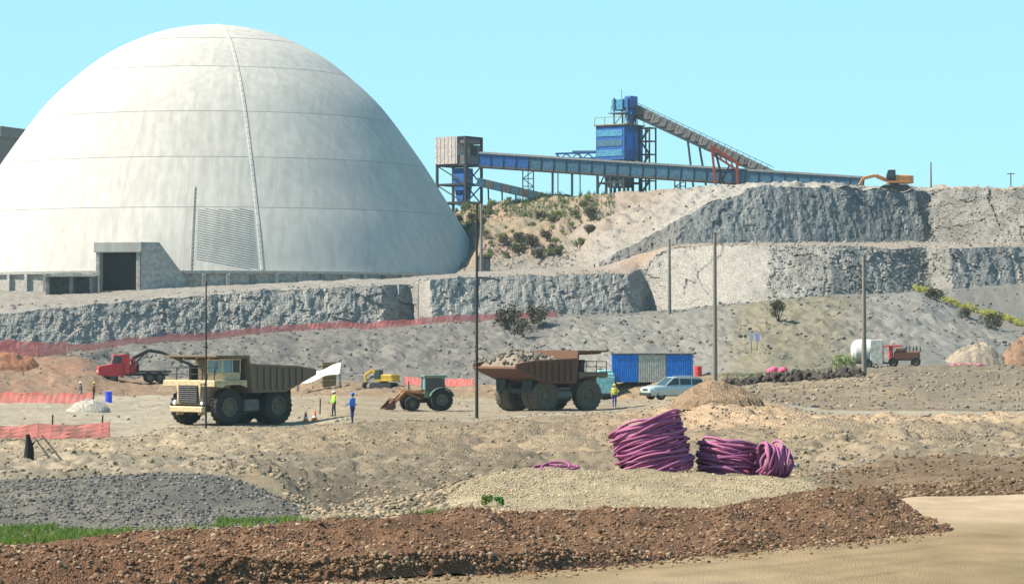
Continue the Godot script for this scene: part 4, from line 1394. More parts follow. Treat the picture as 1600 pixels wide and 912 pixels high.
func tractor(label: String, at: Vector3, yaw: float) -> void:
	var o := thing("loader_tractor", label, "tractor", at, yaw)
	var tb := tyre_mesh(0.82, 0.5, 18, 0.44).done()
	var rb := rim_mesh(0.44, 0.46).done()
	var ts := tyre_mesh(0.55, 0.36, 16, 0.28).done()
	var rs := rim_mesh(0.28, 0.34).done()
	for z in [-0.95, 0.95]:
		add_wheel(o, Vector3(-1.1, 0.82, z), tb, rb, M.tyre, M.rim)
		add_wheel(o, Vector3(1.15, 0.55, z), ts, rs, M.tyre, M.rim)
	var mb := MB.new()
	mb.bar(Vector3(-1.8, 0.85, 0), Vector3(1.9, 0.75, 0), 0.6, 0.4, 0.05)
	mb.tube(Vector3(1.15, 0.55, -0.9), Vector3(1.15, 0.55, 0.9), 0.12, 0.12)
	mb.tube(Vector3(-1.1, 0.82, -0.9), Vector3(-1.1, 0.82, 0.9), 0.2, 0.2)
	part("chassis", mb, M.steel_dark, o)
	mb = MB.new()
	mb.prism([Vector2(0.1, 0.95), Vector2(0.1, 1.6), Vector2(1.7, 1.42), Vector2(1.95, 1.25), Vector2(1.95, 0.75), Vector2(0.1, 0.85)], -0.42, 0.42)
	part("hood", mb, M.rust, o)
	mb = MB.new()
	mb.box(Vector3(1.97, 1.0, 0), Vector3(0.06, 0.5, 0.7), Basis(), 0.01)
	part("grille", mb, M.dark, o)
	mb = MB.new()
	for x in [-1.45, 0.1]:
		for z in [-0.7, 0.7]:
			mb.bar(Vector3(x, 1.0, z), Vector3(x * 0.9, 2.55, z * 0.95), 0.12)
	mb.box(Vector3(-0.65, 2.6, 0), Vector3(1.75, 0.16, 1.6), Basis(), 0.06)
	mb.box(Vector3(-0.65, 1.2, 0), Vector3(1.5, 0.5, 1.42), Basis(), 0.04)
	var cab := part("cab", mb, M.green, o)
	mb = MB.new()
	mb.box(Vector3(0.05, 1.98, 0), Vector3(0.04, 1.0, 1.22), Basis(), 0.005)
	part("windscreen", mb, M.glass_sky, cab)
	for z in [-0.68, 0.68]:
		mb = MB.new()
		mb.box(Vector3(-0.66, 1.98, z), Vector3(1.36, 1.0, 0.04), Basis(), 0.005)
		part("side_window", mb, M.glass, cab)
	for z in [-0.95, 0.95]:
		mb = MB.new()
		var arc := []
		for k in 9:
			var t := PI * (0.1 + 0.8 * k / 8.0)
			arc.append(Vector2(-1.1 + cos(t) * 0.98, 0.82 + sin(t) * 0.98))
		for k in 9:
			var t := PI * (0.9 - 0.8 * k / 8.0)
			arc.append(Vector2(-1.1 + cos(t) * 0.9, 0.82 + sin(t) * 0.9))
		mb.prism(arc, z - 0.3, z + 0.3)
		part("mudguard", mb, M.green, o)
	for z in [-0.6, 0.6]:
		mb = MB.new()
		mb.bar(Vector3(0.0, 1.35, z), Vector3(1.6, 1.5, z), 0.12, 0.2)
		mb.bar(Vector3(1.6, 1.5, z), Vector3(2.55, 0.5, z), 0.12, 0.18)
		mb.tube(Vector3(0.5, 0.9, z), Vector3(1.5, 1.35, z), 0.06, 0.05, 8)
		part("loader_arm", mb, M.orange, o)
	mb = MB.new()
	mb.prism([Vector2(2.5, 0.95), Vector2(2.42, 0.25), Vector2(2.6, 0.1), Vector2(3.3, 0.12), Vector2(3.3, 0.16), Vector2(2.66, 0.2), Vector2(2.5, 0.32), Vector2(2.58, 0.95)], -1.05, 1.05)
	for z in [-1.05, 1.05]:
		mb.prism([Vector2(2.5, 0.95), Vector2(2.42, 0.25), Vector2(2.6, 0.1), Vector2(3.3, 0.12)], z - 0.02, z + 0.02)
	part("bucket", mb, M.rust, o)
	mb = MB.new()
	mb.tube(Vector3(1.2, 1.4, 0.2), Vector3(1.2, 2.2, 0.2), 0.05, 0.05, 8)
	part("exhaust", mb, M.steel_dark, o)


func excavator(label: String, at: Vector3, yaw: float, s: float, m: Material, boom: Array) -> void:
	var o := thing("excavator", label, "excavator", at, yaw)
	o.scale = Vector3.ONE * s
	for z in [-1.15, 1.15]:
		var mb := MB.new()
		var tr := []
		for k in 7:
			var t := -PI / 2 + PI * k / 6.0
			tr.append(Vector2(1.5 + cos(t) * 0.45, 0.47 + sin(t) * 0.45))
		for k in 7:
			var t := PI / 2 + PI * k / 6.0
			tr.append(Vector2(-1.5 + cos(t) * 0.45, 0.47 + sin(t) * 0.45))
		mb.prism(tr, z - 0.28, z + 0.28)
		for k in 14:
			for y in [0.02, 0.93]:
				mb.box(Vector3(-1.5 + k * 0.23, y, z), Vector3(0.12, 0.05, 0.6), Basis(), 0.01)
		part("track", mb, M.steel_dark, o)
	var mb := MB.new()
	mb.box(Vector3(0, 0.75, 0), Vector3(1.5, 0.5, 1.9))
	mb.tube(Vector3(0, 0.9, 0), Vector3(0, 1.15, 0), 0.7, 0.7, 18)
	part("undercarriage", mb, M.steel_dark, o)
	mb = MB.new()
	mb.box(Vector3(-0.6, 1.35, 0), Vector3(3.2, 0.4, 2.5), Basis(), 0.06)
	mb.box(Vector3(-1.0, 1.9, 0.0), Vector3(2.1, 0.8, 2.45), Basis(), 0.12)
	part("house", mb, m, o)
	mb = MB.new()
	var cw := []
	for k in 9:
		var t := PI / 2 + PI * k / 8.0
		cw.append(Vector2(-1.9 + cos(t) * 0.75, sin(t) * 1.25))
	mb.prism(cw, 1.2, 2.2, Transform3D(Basis(Vector3.RIGHT, -PI / 2), Vector3()))
	part("counterweight", mb, m, o)
	mb = MB.new()
	mb.prism([Vector2(0.0, 1.5), Vector2(1.15, 1.5), Vector2(1.2, 2.2), Vector2(0.95, 3.0), Vector2(0.0, 3.0)], -1.25, -0.3)
	var cab := part("cab", mb, M.steel_dark, o)
	mb = MB.new()
	mb.box(Vector3(0.55, 2.4, -1.26), Vector3(0.8, 0.95, 0.03), Basis(), 0.005)
	mb.box(Vector3(0.55, 2.4, -0.29), Vector3(0.8, 0.95, 0.03), Basis(), 0.005)
	part("window", mb, M.glass, cab)
	mb = MB.new()
	mb.bar(Vector3(0.9, 1.6, 0.25), boom[0], 0.4, 0.5, 0.06)
	mb.bar(boom[0], boom[1], 0.36, 0.45, 0.06)
	mb.tube(Vector3(1.2, 1.5, 0.25), boom[0] + Vector3(-0.1, -0.3, 0), 0.09, 0.07, 8)
	part("boom", mb, m, o)
	mb = MB.new()
	mb.bar(boom[1], boom[2], 0.3, 0.36, 0.05)
	part("stick", mb, m, o)
	mb = MB.new()
	var q: Vector3 = boom[2]
	mb.prism([Vector2(-0.15, 0.1), Vector2(0.45, -0.1), Vector2(0.5, -0.7), Vector2(0.1, -0.95), Vector2(-0.5, -0.8), Vector2(-0.45, -0.7), Vector2(0.05, -0.8), Vector2(0.3, -0.6)], -0.55, 0.55, Transform3D(Basis(), q))
	part("bucket", mb, M.steel_dark, o)


func station_wagon(label: String, at: Vector3, yaw: float) -> void:
	var o := thing("station_wagon", label, "car", at, yaw)
	o.scale = Vector3.ONE * 1.1
	var tm := tyre_mesh(0.35, 0.22, 26, 0.22).done()
	var rm := rim_mesh(0.22, 0.2).done()
	for x in [1.4, -1.35]:
		for z in [-0.78, 0.78]:
			add_wheel(o, Vector3(x, 0.35, z), tm, rm, M.tyre, M.steel)
	# lower body as rounded sections from nose to tail: x, half width, bottom, top
	var mb := MB.new()
	var sec := [[2.25, 0.62, 0.42, 0.72], [2.2, 0.78, 0.34, 0.84], [1.9, 0.87, 0.28, 0.95], [1.4, 0.9, 0.26, 1.0], [0.8, 0.9, 0.25, 1.04], [-0.6, 0.91, 0.25, 1.06], [-1.6, 0.9, 0.27, 1.06], [-2.1, 0.85, 0.34, 1.05], [-2.25, 0.74, 0.42, 0.98]]
	var ring := func(s: Array) -> Array:
		var r := []
		for q in [[-0.9, 0.0], [-1.0, 0.15], [-1.0, 0.6], [-0.96, 0.85], [-0.88, 1.0], [0.88, 1.0], [0.96, 0.85], [1.0, 0.6], [1.0, 0.15], [0.9, 0.0]]:
			r.append(Vector3(s[0], lerpf(s[2], s[3], q[1]), q[0] * s[1]))
		return r
	for k in sec.size() - 1:
		var a: Array = ring.call(sec[k])
		var b: Array = ring.call(sec[k + 1])
		for i in 10:
			mb.quad(a[i], a[(i + 1) % 10], b[(i + 1) % 10], b[i])
	for e in [0, sec.size() - 1]:
		var a: Array = ring.call(sec[e])
		for i in range(1, 9):
			mb.tri(a[0], a[i], a[i + 1])
	part("body", mb, M.car, o)
	# cabin
	mb = MB.new()
	mb.prism([Vector2(-1.95, 1.52), Vector2(-1.7, 1.6), Vector2(0.0, 1.62), Vector2(0.35, 1.56), Vector2(0.3, 1.52), Vector2(-1.95, 1.46)], -0.68, 0.68)
	for z in [-1, 1]:
		for q in [[1.0, 1.03, 0.32, 1.55], [-0.1, 1.05, -0.12, 1.56], [-1.05, 1.05, -1.1, 1.56], [-2.12, 1.03, -1.92, 1.5]]:
			mb.bar(Vector3(q[0], q[1], z * 0.8), Vector3(q[2], q[3], z * 0.66), 0.07)
	for k in 2:
		mb.bar(Vector3(-1.7, 1.68, -0.5 + k), Vector3(-0.2, 1.69, -0.5 + k), 0.04)
	part("roof", mb, M.car, o)
	mb = MB.new()
	mb.quad(Vector3(1.0, 1.04, -0.76), Vector3(1.0, 1.04, 0.76), Vector3(0.34, 1.54, 0.62), Vector3(0.34, 1.54, -0.62))
	part("windscreen", mb, M.glass, o)
	mb = MB.new()
	mb.quad(Vector3(-2.12, 1.04, -0.74), Vector3(-2.12, 1.04, 0.74), Vector3(-1.93, 1.5, 0.62), Vector3(-1.93, 1.5, -0.62))
	part("rear_window", mb, M.glass, o)
	for z in [-1, 1]:
		for q in [[0.92, 0.3, -0.06, -0.08], [-0.16, -0.17, -1.0, -1.05], [-1.1, -1.15, -2.06, -1.9]]:
			mb = MB.new()
			mb.quad(Vector3(q[0], 1.05, z * 0.79), Vector3(q[2], 1.05, z * 0.79), Vector3(q[3], 1.52, z * 0.655), Vector3(q[1], 1.52, z * 0.655))
			part("side_window", mb, M.glass, o)
	for z in [-0.6, 0.6]:
		mb = MB.new()
		mb.box(Vector3(2.22, 0.72, z), Vector3(0.08, 0.16, 0.32), Basis(), 0.03)
		part("headlight", mb, M.lens, o)
	mb = MB.new()
	mb.box(Vector3(2.24, 0.42, 0), Vector3(0.16, 0.2, 1.6), Basis(), 0.05)
	part("bumper", mb, M.steel_dark, o)
	mb = MB.new()
	mb.box(Vector3(2.23, 0.72, 0), Vector3(0.06, 0.14, 0.8), Basis(), 0.01)
	part("grille", mb, M.dark, o)


func vehicles() -> void:
	var at := P(366, 665, 198)
	at.y = on(368, 198).y
	haul_truck("empty cream and rust haul truck facing left with its dump body lowered", at, -133, 0.94, M.body_tan, M.cream, M.tyre)
	at = P(853, 645, 214)
	at.y = on(853, 214).y - 0.05
	var t := haul_truck("rust brown haul truck heaped with broken rock, seen from behind", at, 37, 0.89, M.rust, M.body_tan, M.tyre_dusty)
	# its load
	var g := RandomNumberGenerator.new()
	g.seed = 8
	var mb := MB.new()
	var heap := func(x: float, z: float) -> float:
		var u: float = clampf((x + 4.9) / 5.6, 0, 1)
		return 3.5 + 1.35 * pow(maxf(sin(PI * pow(u, 0.75)), 0.0), 0.7) * (1.0 - 0.6 * pow(absf(z) / 2.8, 2.0)) + 0.25 * n_mid.get_noise_3d(x * 2.0, z * 2.0, 4.0)
	for i in 28:
		for j in 24:
			var q := []
			for k in [[0, 0], [1, 0], [1, 1], [0, 1]]:
				var x: float = lerpf(-4.9, 0.7, (i + k[0]) / 28.0)
				var z: float = lerpf(-2.75, 2.75, (j + k[1]) / 24.0)
				q.append(Vector3(x, heap.call(x, z), z))
			mb.col = Color(.19, .155, .12) * g.randf_range(0.8, 1.15)
			mb.quad(q[0], q[3], q[2], q[1])
	var ld := thing("rock_load", "heap of broken rock loaded in the rust brown haul truck", "rocks", t.position, 37)
	ld.scale = t.scale
	tag(part("heap", mb, M.tint, ld), "finer rock of the load", "", "", "stuff")
	for k in 130:
		mb = MB.new()
		var x := g.randf_range(-4.8, 0.6)
		var z := g.randf_range(-2.6, 2.6)
		var o := put_mesh("rock", ROCKS[k % 6], M["load%d" % (k % 3)], ld)
		var s := g.randf_range(0.1, 0.32)
		o.transform = Transform3D(Basis.from_euler(Vector3(g.randf() * 6, g.randf() * 6, g.randf() * 6)).scaled(Vector3.ONE * s), Vector3(x, heap.call(x, z) + s * 0.35, z))
	crane_truck("red truck with a black knuckle crane boom parked behind the cream haul truck", on(200, 303), -168)
	tractor("small green cabbed tractor with an orange front loader between the two haul trucks", on(664, 219), 193)
	excavator("orange excavator with dark cab on top of the upper rock face", on(1398, 403), 180, 1.0, M.orange, [Vector3(2.6, 2.3, 0.25), Vector3(4.3, 1.9, 0.25), Vector3(4.9, 0.9, 0.25)])
	excavator("small yellow excavator working below the rock benches", on(600, 292), 155, 0.62, M.yellow, [Vector3(2.2, 3.0, 0.25), Vector3(3.6, 2.1, 0.25), Vector3(3.4, 0.9, 0.25)])
	station_wagon("pale blue green station wagon parked below the blue cabin", on(1052, 228), -156)
	# white tank trailer
	var o := thing("tank_trailer", "white rounded tank trailer with a grey end box at the right of the yard", "trailer", on(1354, 247), -8)
	mb = MB.new()
	mb.lathe([[0.0, -1.1], [0.35, -1.08], [0.75, -0.92], [0.98, -0.6], [1.02, -0.2], [1.02, 0.55], [0.9, 0.62], [0.0, 0.64]], 28, Transform3D(Basis(Vector3.BACK, -PI / 2), Vector3(-0.25, 1.45, 0)))
	part("tank", mb, M.white, o)
	mb = MB.new()
	mb.box(Vector3(0.85, 1.4, 0), Vector3(1.1, 2.1, 2.0), Basis(), 0.06)
	part("end_box", mb, M.grey_panel, o)
	mb = MB.new()
	mb.bar(Vector3(-1.3, 0.45, -0.5), Vector3(1.8, 0.45, -0.5), 0.14)
	mb.bar(Vector3(-1.3, 0.45, 0.5), Vector3(1.8, 0.45, 0.5), 0.14)
	mb.bar(Vector3(1.4, 0.45, 0), Vector3(2.6, 0.5, 0), 0.1)
	part("chassis", mb, M.steel_dark, o)
	var tm := tyre_mesh(0.4, 0.25, 20, 0.22).done()
	var rm := rim_mesh(0.22, 0.24).done()
	for z in [-0.95, 0.95]:
		add_wheel(o, Vector3(0.1, 0.4, z), tm, rm, M.tyre, M.rim)
	# red framed compressor on wheels
	o = thing("compressor", "dark reddish engine set with a red frame on small wheels beside the white tank trailer", "machine", on(1414, 250), -10)
	mb = MB.new()
	mb.box(Vector3(-1.2, 1.1, 0), Vector3(0.3, 1.3, 1.4), Basis(), 0.05)
	mb.bar(Vector3(-1.9, 1.75, 0.7), Vector3(-0.3, 1.8, 0.7), 0.12)
	mb.bar(Vector3(-1.9, 0.5, 0.7), Vector3(-1.9, 1.75, 0.7), 0.12)
	mb.bar(Vector3(-1.9, 1.75, -0.7), Vector3(-0.3, 1.8, -0.7), 0.12)
	mb.bar(Vector3(-1.9, 0.5, -0.7), Vector3(-1.9, 1.75, -0.7), 0.12)
	part("red_frame", mb, M.red, o)
	mb = MB.new()
	mb.box(Vector3(0.15, 0.95, 0), Vector3(2.2, 0.8, 1.3), Basis(), 0.12)
	mb.box(Vector3(-0.4, 1.45, 0), Vector3(0.8, 0.3, 0.9), Basis(), 0.06)
	part("engine_cover", mb, M.rust, o)
	mb = MB.new()
	for k in 5:
		mb.tube(Vector3(0.1 + k * 0.3, 1.3, 0.2), Vector3(0.12 + k * 0.3, 1.75 + 0.06 * (k % 2), 0.2), 0.06, 0.05, 8)
	part("pipe", mb, M.steel_dark, o)
	for x in [-1.0, 0.9]:
		for z in [-0.7, 0.7]:
			add_wheel(o, Vector3(x, 0.4, z), tm, rm, M.tyre, M.rim)


func buildings() -> void:
	# blue and grey site cabin
	var at := P(1019, 587, 263)
	at.y = on(1019, 263).y - 0.05
	var o := thing("site_cabin", "blue site cabin with a pale grey ribbed middle section", "cabin", at, -3)
	var mb := MB.new()
	mb.box(Vector3(0, 1.35, -1.2), Vector3(7.35, 2.5, 2.3), Basis(), 0.02)
	part("frame", mb, M.steel, o)
	for q in [[-2.48, 2.4, 0], [0.0, 2.46, 1], [2.48, 2.4, 0]]:
		mb = MB.new()
		for k in 12:
			var w: float = q[1] / 12.0
			mb.prism([Vector2(0, 0), Vector2(w * 0.2, 0.07), Vector2(w * 0.6, 0.07), Vector2(w * 0.8, 0), Vector2(w, 0), Vector2(w, -0.05), Vector2(0, -0.05)], 0.12, 2.58, Transform3D(Basis(Vector3.RIGHT, -PI / 2) * Basis(), Vector3(q[0] - q[1] / 2 + w * k, 0, 0)).scaled_local(Vector3(1, -1, 1)))
		part("wall_panel", mb, M.grey_panel if q[2] else M.cabin_blue, o)
	mb = MB.new()
	mb.box(Vector3(0, 2.68, -1.15), Vector3(7.5, 0.14, 2.6), Basis(), 0.03)
	part("roof", mb, M.steel, o)
	mb = MB.new()
	for x in [-3.4, -1.2, 1.2, 3.4]:
		mb.box(Vector3(x, 0.05, -1.2), Vector3(0.3, 0.3, 2.2))
	part("skid", mb, M.steel_dark, o)
	at = P(943, 587, 262)
	at.y = 0.35 + on(939, 262).y - 0.05
	o = thing("water_tank", "pale cyan tank box beside the left end of the blue site cabin", "tank", at, 5)
	mb = MB.new()
	mb.box(Vector3(0, 1.15, -0.7), Vector3(2.0, 2.0, 1.5), Basis(), 0.15)
	mb.box(Vector3(0.2, 2.2, -0.7), Vector3(1.3, 0.3, 1.3), Basis(), 0.1)
	part("body", mb, M.cyan, o)
	for k in 3:
		mb = MB.new()
		mb.box(Vector3(0, 0.6 + k * 0.55, -0.7), Vector3(2.08, 0.1, 1.58), Basis(), 0.03)
		part("band", mb, M.cyan, o)
	mb = MB.new()
	mb.box(Vector3(0, 0.1, -0.7), Vector3(1.7, 0.35, 1.4))
	part("stand", mb, M.steel_dark, o)
	o = thing("red_drum", "small red drum at the right end of the blue site cabin", "drum", on(1091, 262) - Vector3(0, 0.03, 0))
	mb = MB.new()
	mb.lathe([[0, 0], [0.32, 0], [0.34, 0.06], [0.32, 0.1], [0.32, 0.45], [0.345, 0.48], [0.32, 0.51], [0.32, 0.9], [0.34, 0.95], [0.3, 0.97], [0, 0.95]], 20)
	part("body", mb, M.red, o)
	o = thing("blue_drum", "bright blue drum standing near the workers at the left", "drum", on(170, 262) - Vector3(0, 0.03, 0))
	mb = MB.new()
	mb.lathe([[0, 0], [0.32, 0], [0.34, 0.06], [0.31, 0.1], [0.31, 0.45], [0.34, 0.48], [0.31, 0.51], [0.31, 0.95], [0.34, 1.0], [0.29, 1.03], [0, 1.0]], 20)
	part("body", mb, mk(lin(0.03, 0.08, 0.75), 0.5), o)
	# white sloping canopy
	at = on(505, 290)
	o = thing("canopy", "white sloping sheet canopy behind the tail of the cream haul truck", "canopy", at, 0)
	mb = MB.new()
	for i in 12:
		var x0 := -2.6 + i * 0.36
		var f := func(x: float, z: float) -> Vector3: return Vector3(x, 0.75 + (x + 2.6) * 0.3 + 0.12 * sin(x * 2.2 + z) - 0.45 * z, z)
		mb.quad(f.call(x0, -1.0), f.call(x0, 1.0), f.call(x0 + 0.36, 1.0), f.call(x0 + 0.36, -1.0))
	for i in 6:
		var a := Vector3(1.72, 2.5 - 0.15 * i, -1.0 + i * 0.333)
		mb.quad(a, a + Vector3(0.05, -1.5, 0.02), a + Vector3(0.05, -1.5, 0.35), a + Vector3(0, 0, 0.333))
	part("sheet", mb, M.white, o)
	for q in [[-2.5, -0.95, 1.1], [-2.5, 0.95, 0.3], [1.7, -0.95, 2.4], [1.7, 0.95, 1.55]]:
		mb = MB.new()
		mb.tube(Vector3(q[0], -0.3, q[1]), Vector3(q[0], q[2], q[1]), 0.05, 0.05, 8)
		part("post", mb, M.steel, o)
	o = thing("timber_crate", "brown timber crate standing behind the white canopy", "crate", on(514, 296) - Vector3(0, 0.03, 0), 10)
	mb = MB.new()
	mb.box(Vector3(0, 1.25, 0), Vector3(1.3, 2.45, 1.1))
	part("core", mb, M.wood_dark, o)
	for k in 6:
		mb = MB.new()
		mb.box(Vector3(0, 0.25 + 0.4 * k, 0.57), Vector3(1.36, 0.34, 0.05))
		part("plank", mb, M.tan_crate, o)


# ---------------------------------------------------------------- people: a field round tapered bones, meshed as one surface
func nets(mb: MB, bones: Array, cell: float, K: float, xf := Transform3D()) -> void:
	var lo := Vector3.ONE * 1e9
	var hi := -lo
	for b in bones:
		var r: float = maxf(b[2], b[3]) + cell * 3
		for q in [b[0], b[1]]:
			lo = lo.min(q - Vector3.ONE * r)
			hi = hi.max(q + Vector3.ONE * r)
	var n := Vector3i((hi - lo) / cell) + Vector3i(2, 2, 2)
	var sum := PackedFloat32Array()
	var best := PackedFloat32Array()
	var who := PackedByteArray()
	var tot := n.x * n.y * n.z
	sum.resize(tot); best.resize(tot); who.resize(tot)
	for bi in bones.size():
		var b: Array = bones[bi]
		var a: Vector3 = b[0]
		var d: Vector3 = b[1] - a
		var L2 := maxf(d.length_squared(), 1e-8)
		var r: float = maxf(b[2], b[3]) + cell * 2.5
		var i0 := Vector3i((a.min(b[1]) - Vector3.ONE * r - lo) / cell)
		var i1 := Vector3i((a.max(b[1]) + Vector3.ONE * r - lo) / cell) + Vector3i(1, 1, 1)
		i0 = i0.clamp(Vector3i.ZERO, n - Vector3i.ONE)
		i1 = i1.clamp(Vector3i.ZERO, n - Vector3i.ONE)
		for z in range(i0.z, i1.z + 1):
			for y in range(i0.y, i1.y + 1):
				for x in range(i0.x, i1.x + 1):
					var p := lo + Vector3(x, y, z) * cell - a
					var t := clampf(p.dot(d) / L2, 0, 1)
					var e := exp(-K * ((p - d * t).length() - lerpf(b[2], b[3], t)))
					var k := (z * n.y + y) * n.x + x
					sum[k] += e
					if e > best[k]:
						best[k] = e
						who[k] = bi
	var vi := {}
	var vp := []
	var vc := []
	var off := [0, 1, n.x, n.x + 1, n.x * n.y, n.x * n.y + 1, n.x * n.y + n.x, n.x * n.y + n.x + 1]
	var edges := [[0, 1], [2, 3], [4, 5], [6, 7], [0, 2], [1, 3], [4, 6], [5, 7], [0, 4], [1, 5], [2, 6], [3, 7]]
	for z in n.z - 1:
		for y in n.y - 1:
			for x in n.x - 1:
				var k := (z * n.y + y) * n.x + x
				var m := 0
				for c in 8:
					if sum[k + off[c]] > 1.0:
						m |= 1 << c
				if m == 0 or m == 255:
					continue
				var acc := Vector3()
				var cn := 0
				var inner := 0
				for e in edges:
					var s0: bool = (m >> e[0]) & 1
					var s1: bool = (m >> e[1]) & 1
					if s0 == s1:
						continue
					var f0: float = log(maxf(sum[k + off[e[0]]], 1e-4))
					var f1: float = log(maxf(sum[k + off[e[1]]], 1e-4))
					var t: float = f0 / (f0 - f1)
					var p0 := Vector3(e[0] & 1, (e[0] >> 1) & 1, e[0] >> 2)
					var p1 := Vector3(e[1] & 1, (e[1] >> 1) & 1, e[1] >> 2)
					acc += p0.lerp(p1, t)
					cn += 1
					inner = k + off[e[0] if s0 else e[1]]
				vi[k] = vp.size()
				vp.append(lo + (Vector3(x, y, z) + acc / cn) * cell)
				vc.append(bones[who[inner]][4])
	var tris := []
	for z in range(1, n.z - 1):
		for y in range(1, n.y - 1):
			for x in range(1, n.x - 1):
				var k := (z * n.y + y) * n.x + x
				for ax in 3:
					var s: int = [1, n.x, n.x * n.y][ax]
					var i0 := sum[k] > 1.0
					if i0 == (sum[k + s] > 1.0):
						continue
					var u: int = [n.x, n.x * n.y, 1][ax]
					var w: int = [n.x * n.y, 1, n.x][ax]
					var q := [k - u - w, k - w, k, k - u]
					if not (vi.has(q[0]) and vi.has(q[1]) and vi.has(q[2]) and vi.has(q[3])):
						continue
					var a: int = vi[q[0]]
					var b: int = vi[q[1]]
					var c: int = vi[q[2]]
					var d: int = vi[q[3]]
					if i0:
						tris.append_array([a, c, b, a, d, c])
					else:
						tris.append_array([a, b, c, a, c, d])
	var nn := []
	nn.resize(vp.size())
	nn.fill(Vector3())
	for i in range(0, tris.size(), 3):
		var f: Vector3 = (vp[tris[i + 2]] - vp[tris[i]]).cross(vp[tris[i + 1]] - vp[tris[i]])
		for j in 3:
			nn[tris[i + j]] += f
	for i in range(0, tris.size(), 3):
		mb.col = vc[tris[i]]
		mb.tri_n(xf * vp[tris[i]], xf * vp[tris[i + 1]], xf * vp[tris[i + 2]], (xf.basis * nn[tris[i]]).normalized(), (xf.basis * nn[tris[i + 1]]).normalized(), (xf.basis * nn[tris[i + 2]]).normalized())
	mb.col = Color(1, 1, 1)


var HAND: MB


func hand(skin: Color) -> MB:      # hangs down from the wrist at the origin, palm towards +z, thumb towards +x
	if HAND:
		return HAND
	var b := []
	for k in 4:
		var x := 0.03 - k * 0.02
		var l: float = [0.038, 0.043, 0.04, 0.031][k]
		var kn := Vector3(x, -0.095 + 0.004 * absf(k - 1.0), 0)
		var m := kn + Vector3(x * 0.1, -l, 0.010 + 0.004 * k)
		var e := m + Vector3(0, -l * 0.62, 0.022 + 0.003 * k)
		b.append([Vector3(x * 0.6, -0.02, 0), kn, 0.015, 0.012, skin])
		b.append([kn, m, 0.0095, 0.0085, skin])
		b.append([m, e, 0.0085, 0.007, skin])
	b.append([Vector3(0.02, -0.03, 0.004), Vector3(0.05, -0.06, 0.02), 0.014, 0.011, skin])
	b.append([Vector3(0.05, -0.06, 0.02), Vector3(0.056, -0.094, 0.034), 0.010, 0.008, skin])
	b.append([Vector3(0, 0.03, 0), Vector3(0, -0.03, 0), 0.026, 0.024, skin])
	HAND = MB.new()
	nets(HAND, b, 0.0045, 260.0)
	return HAND


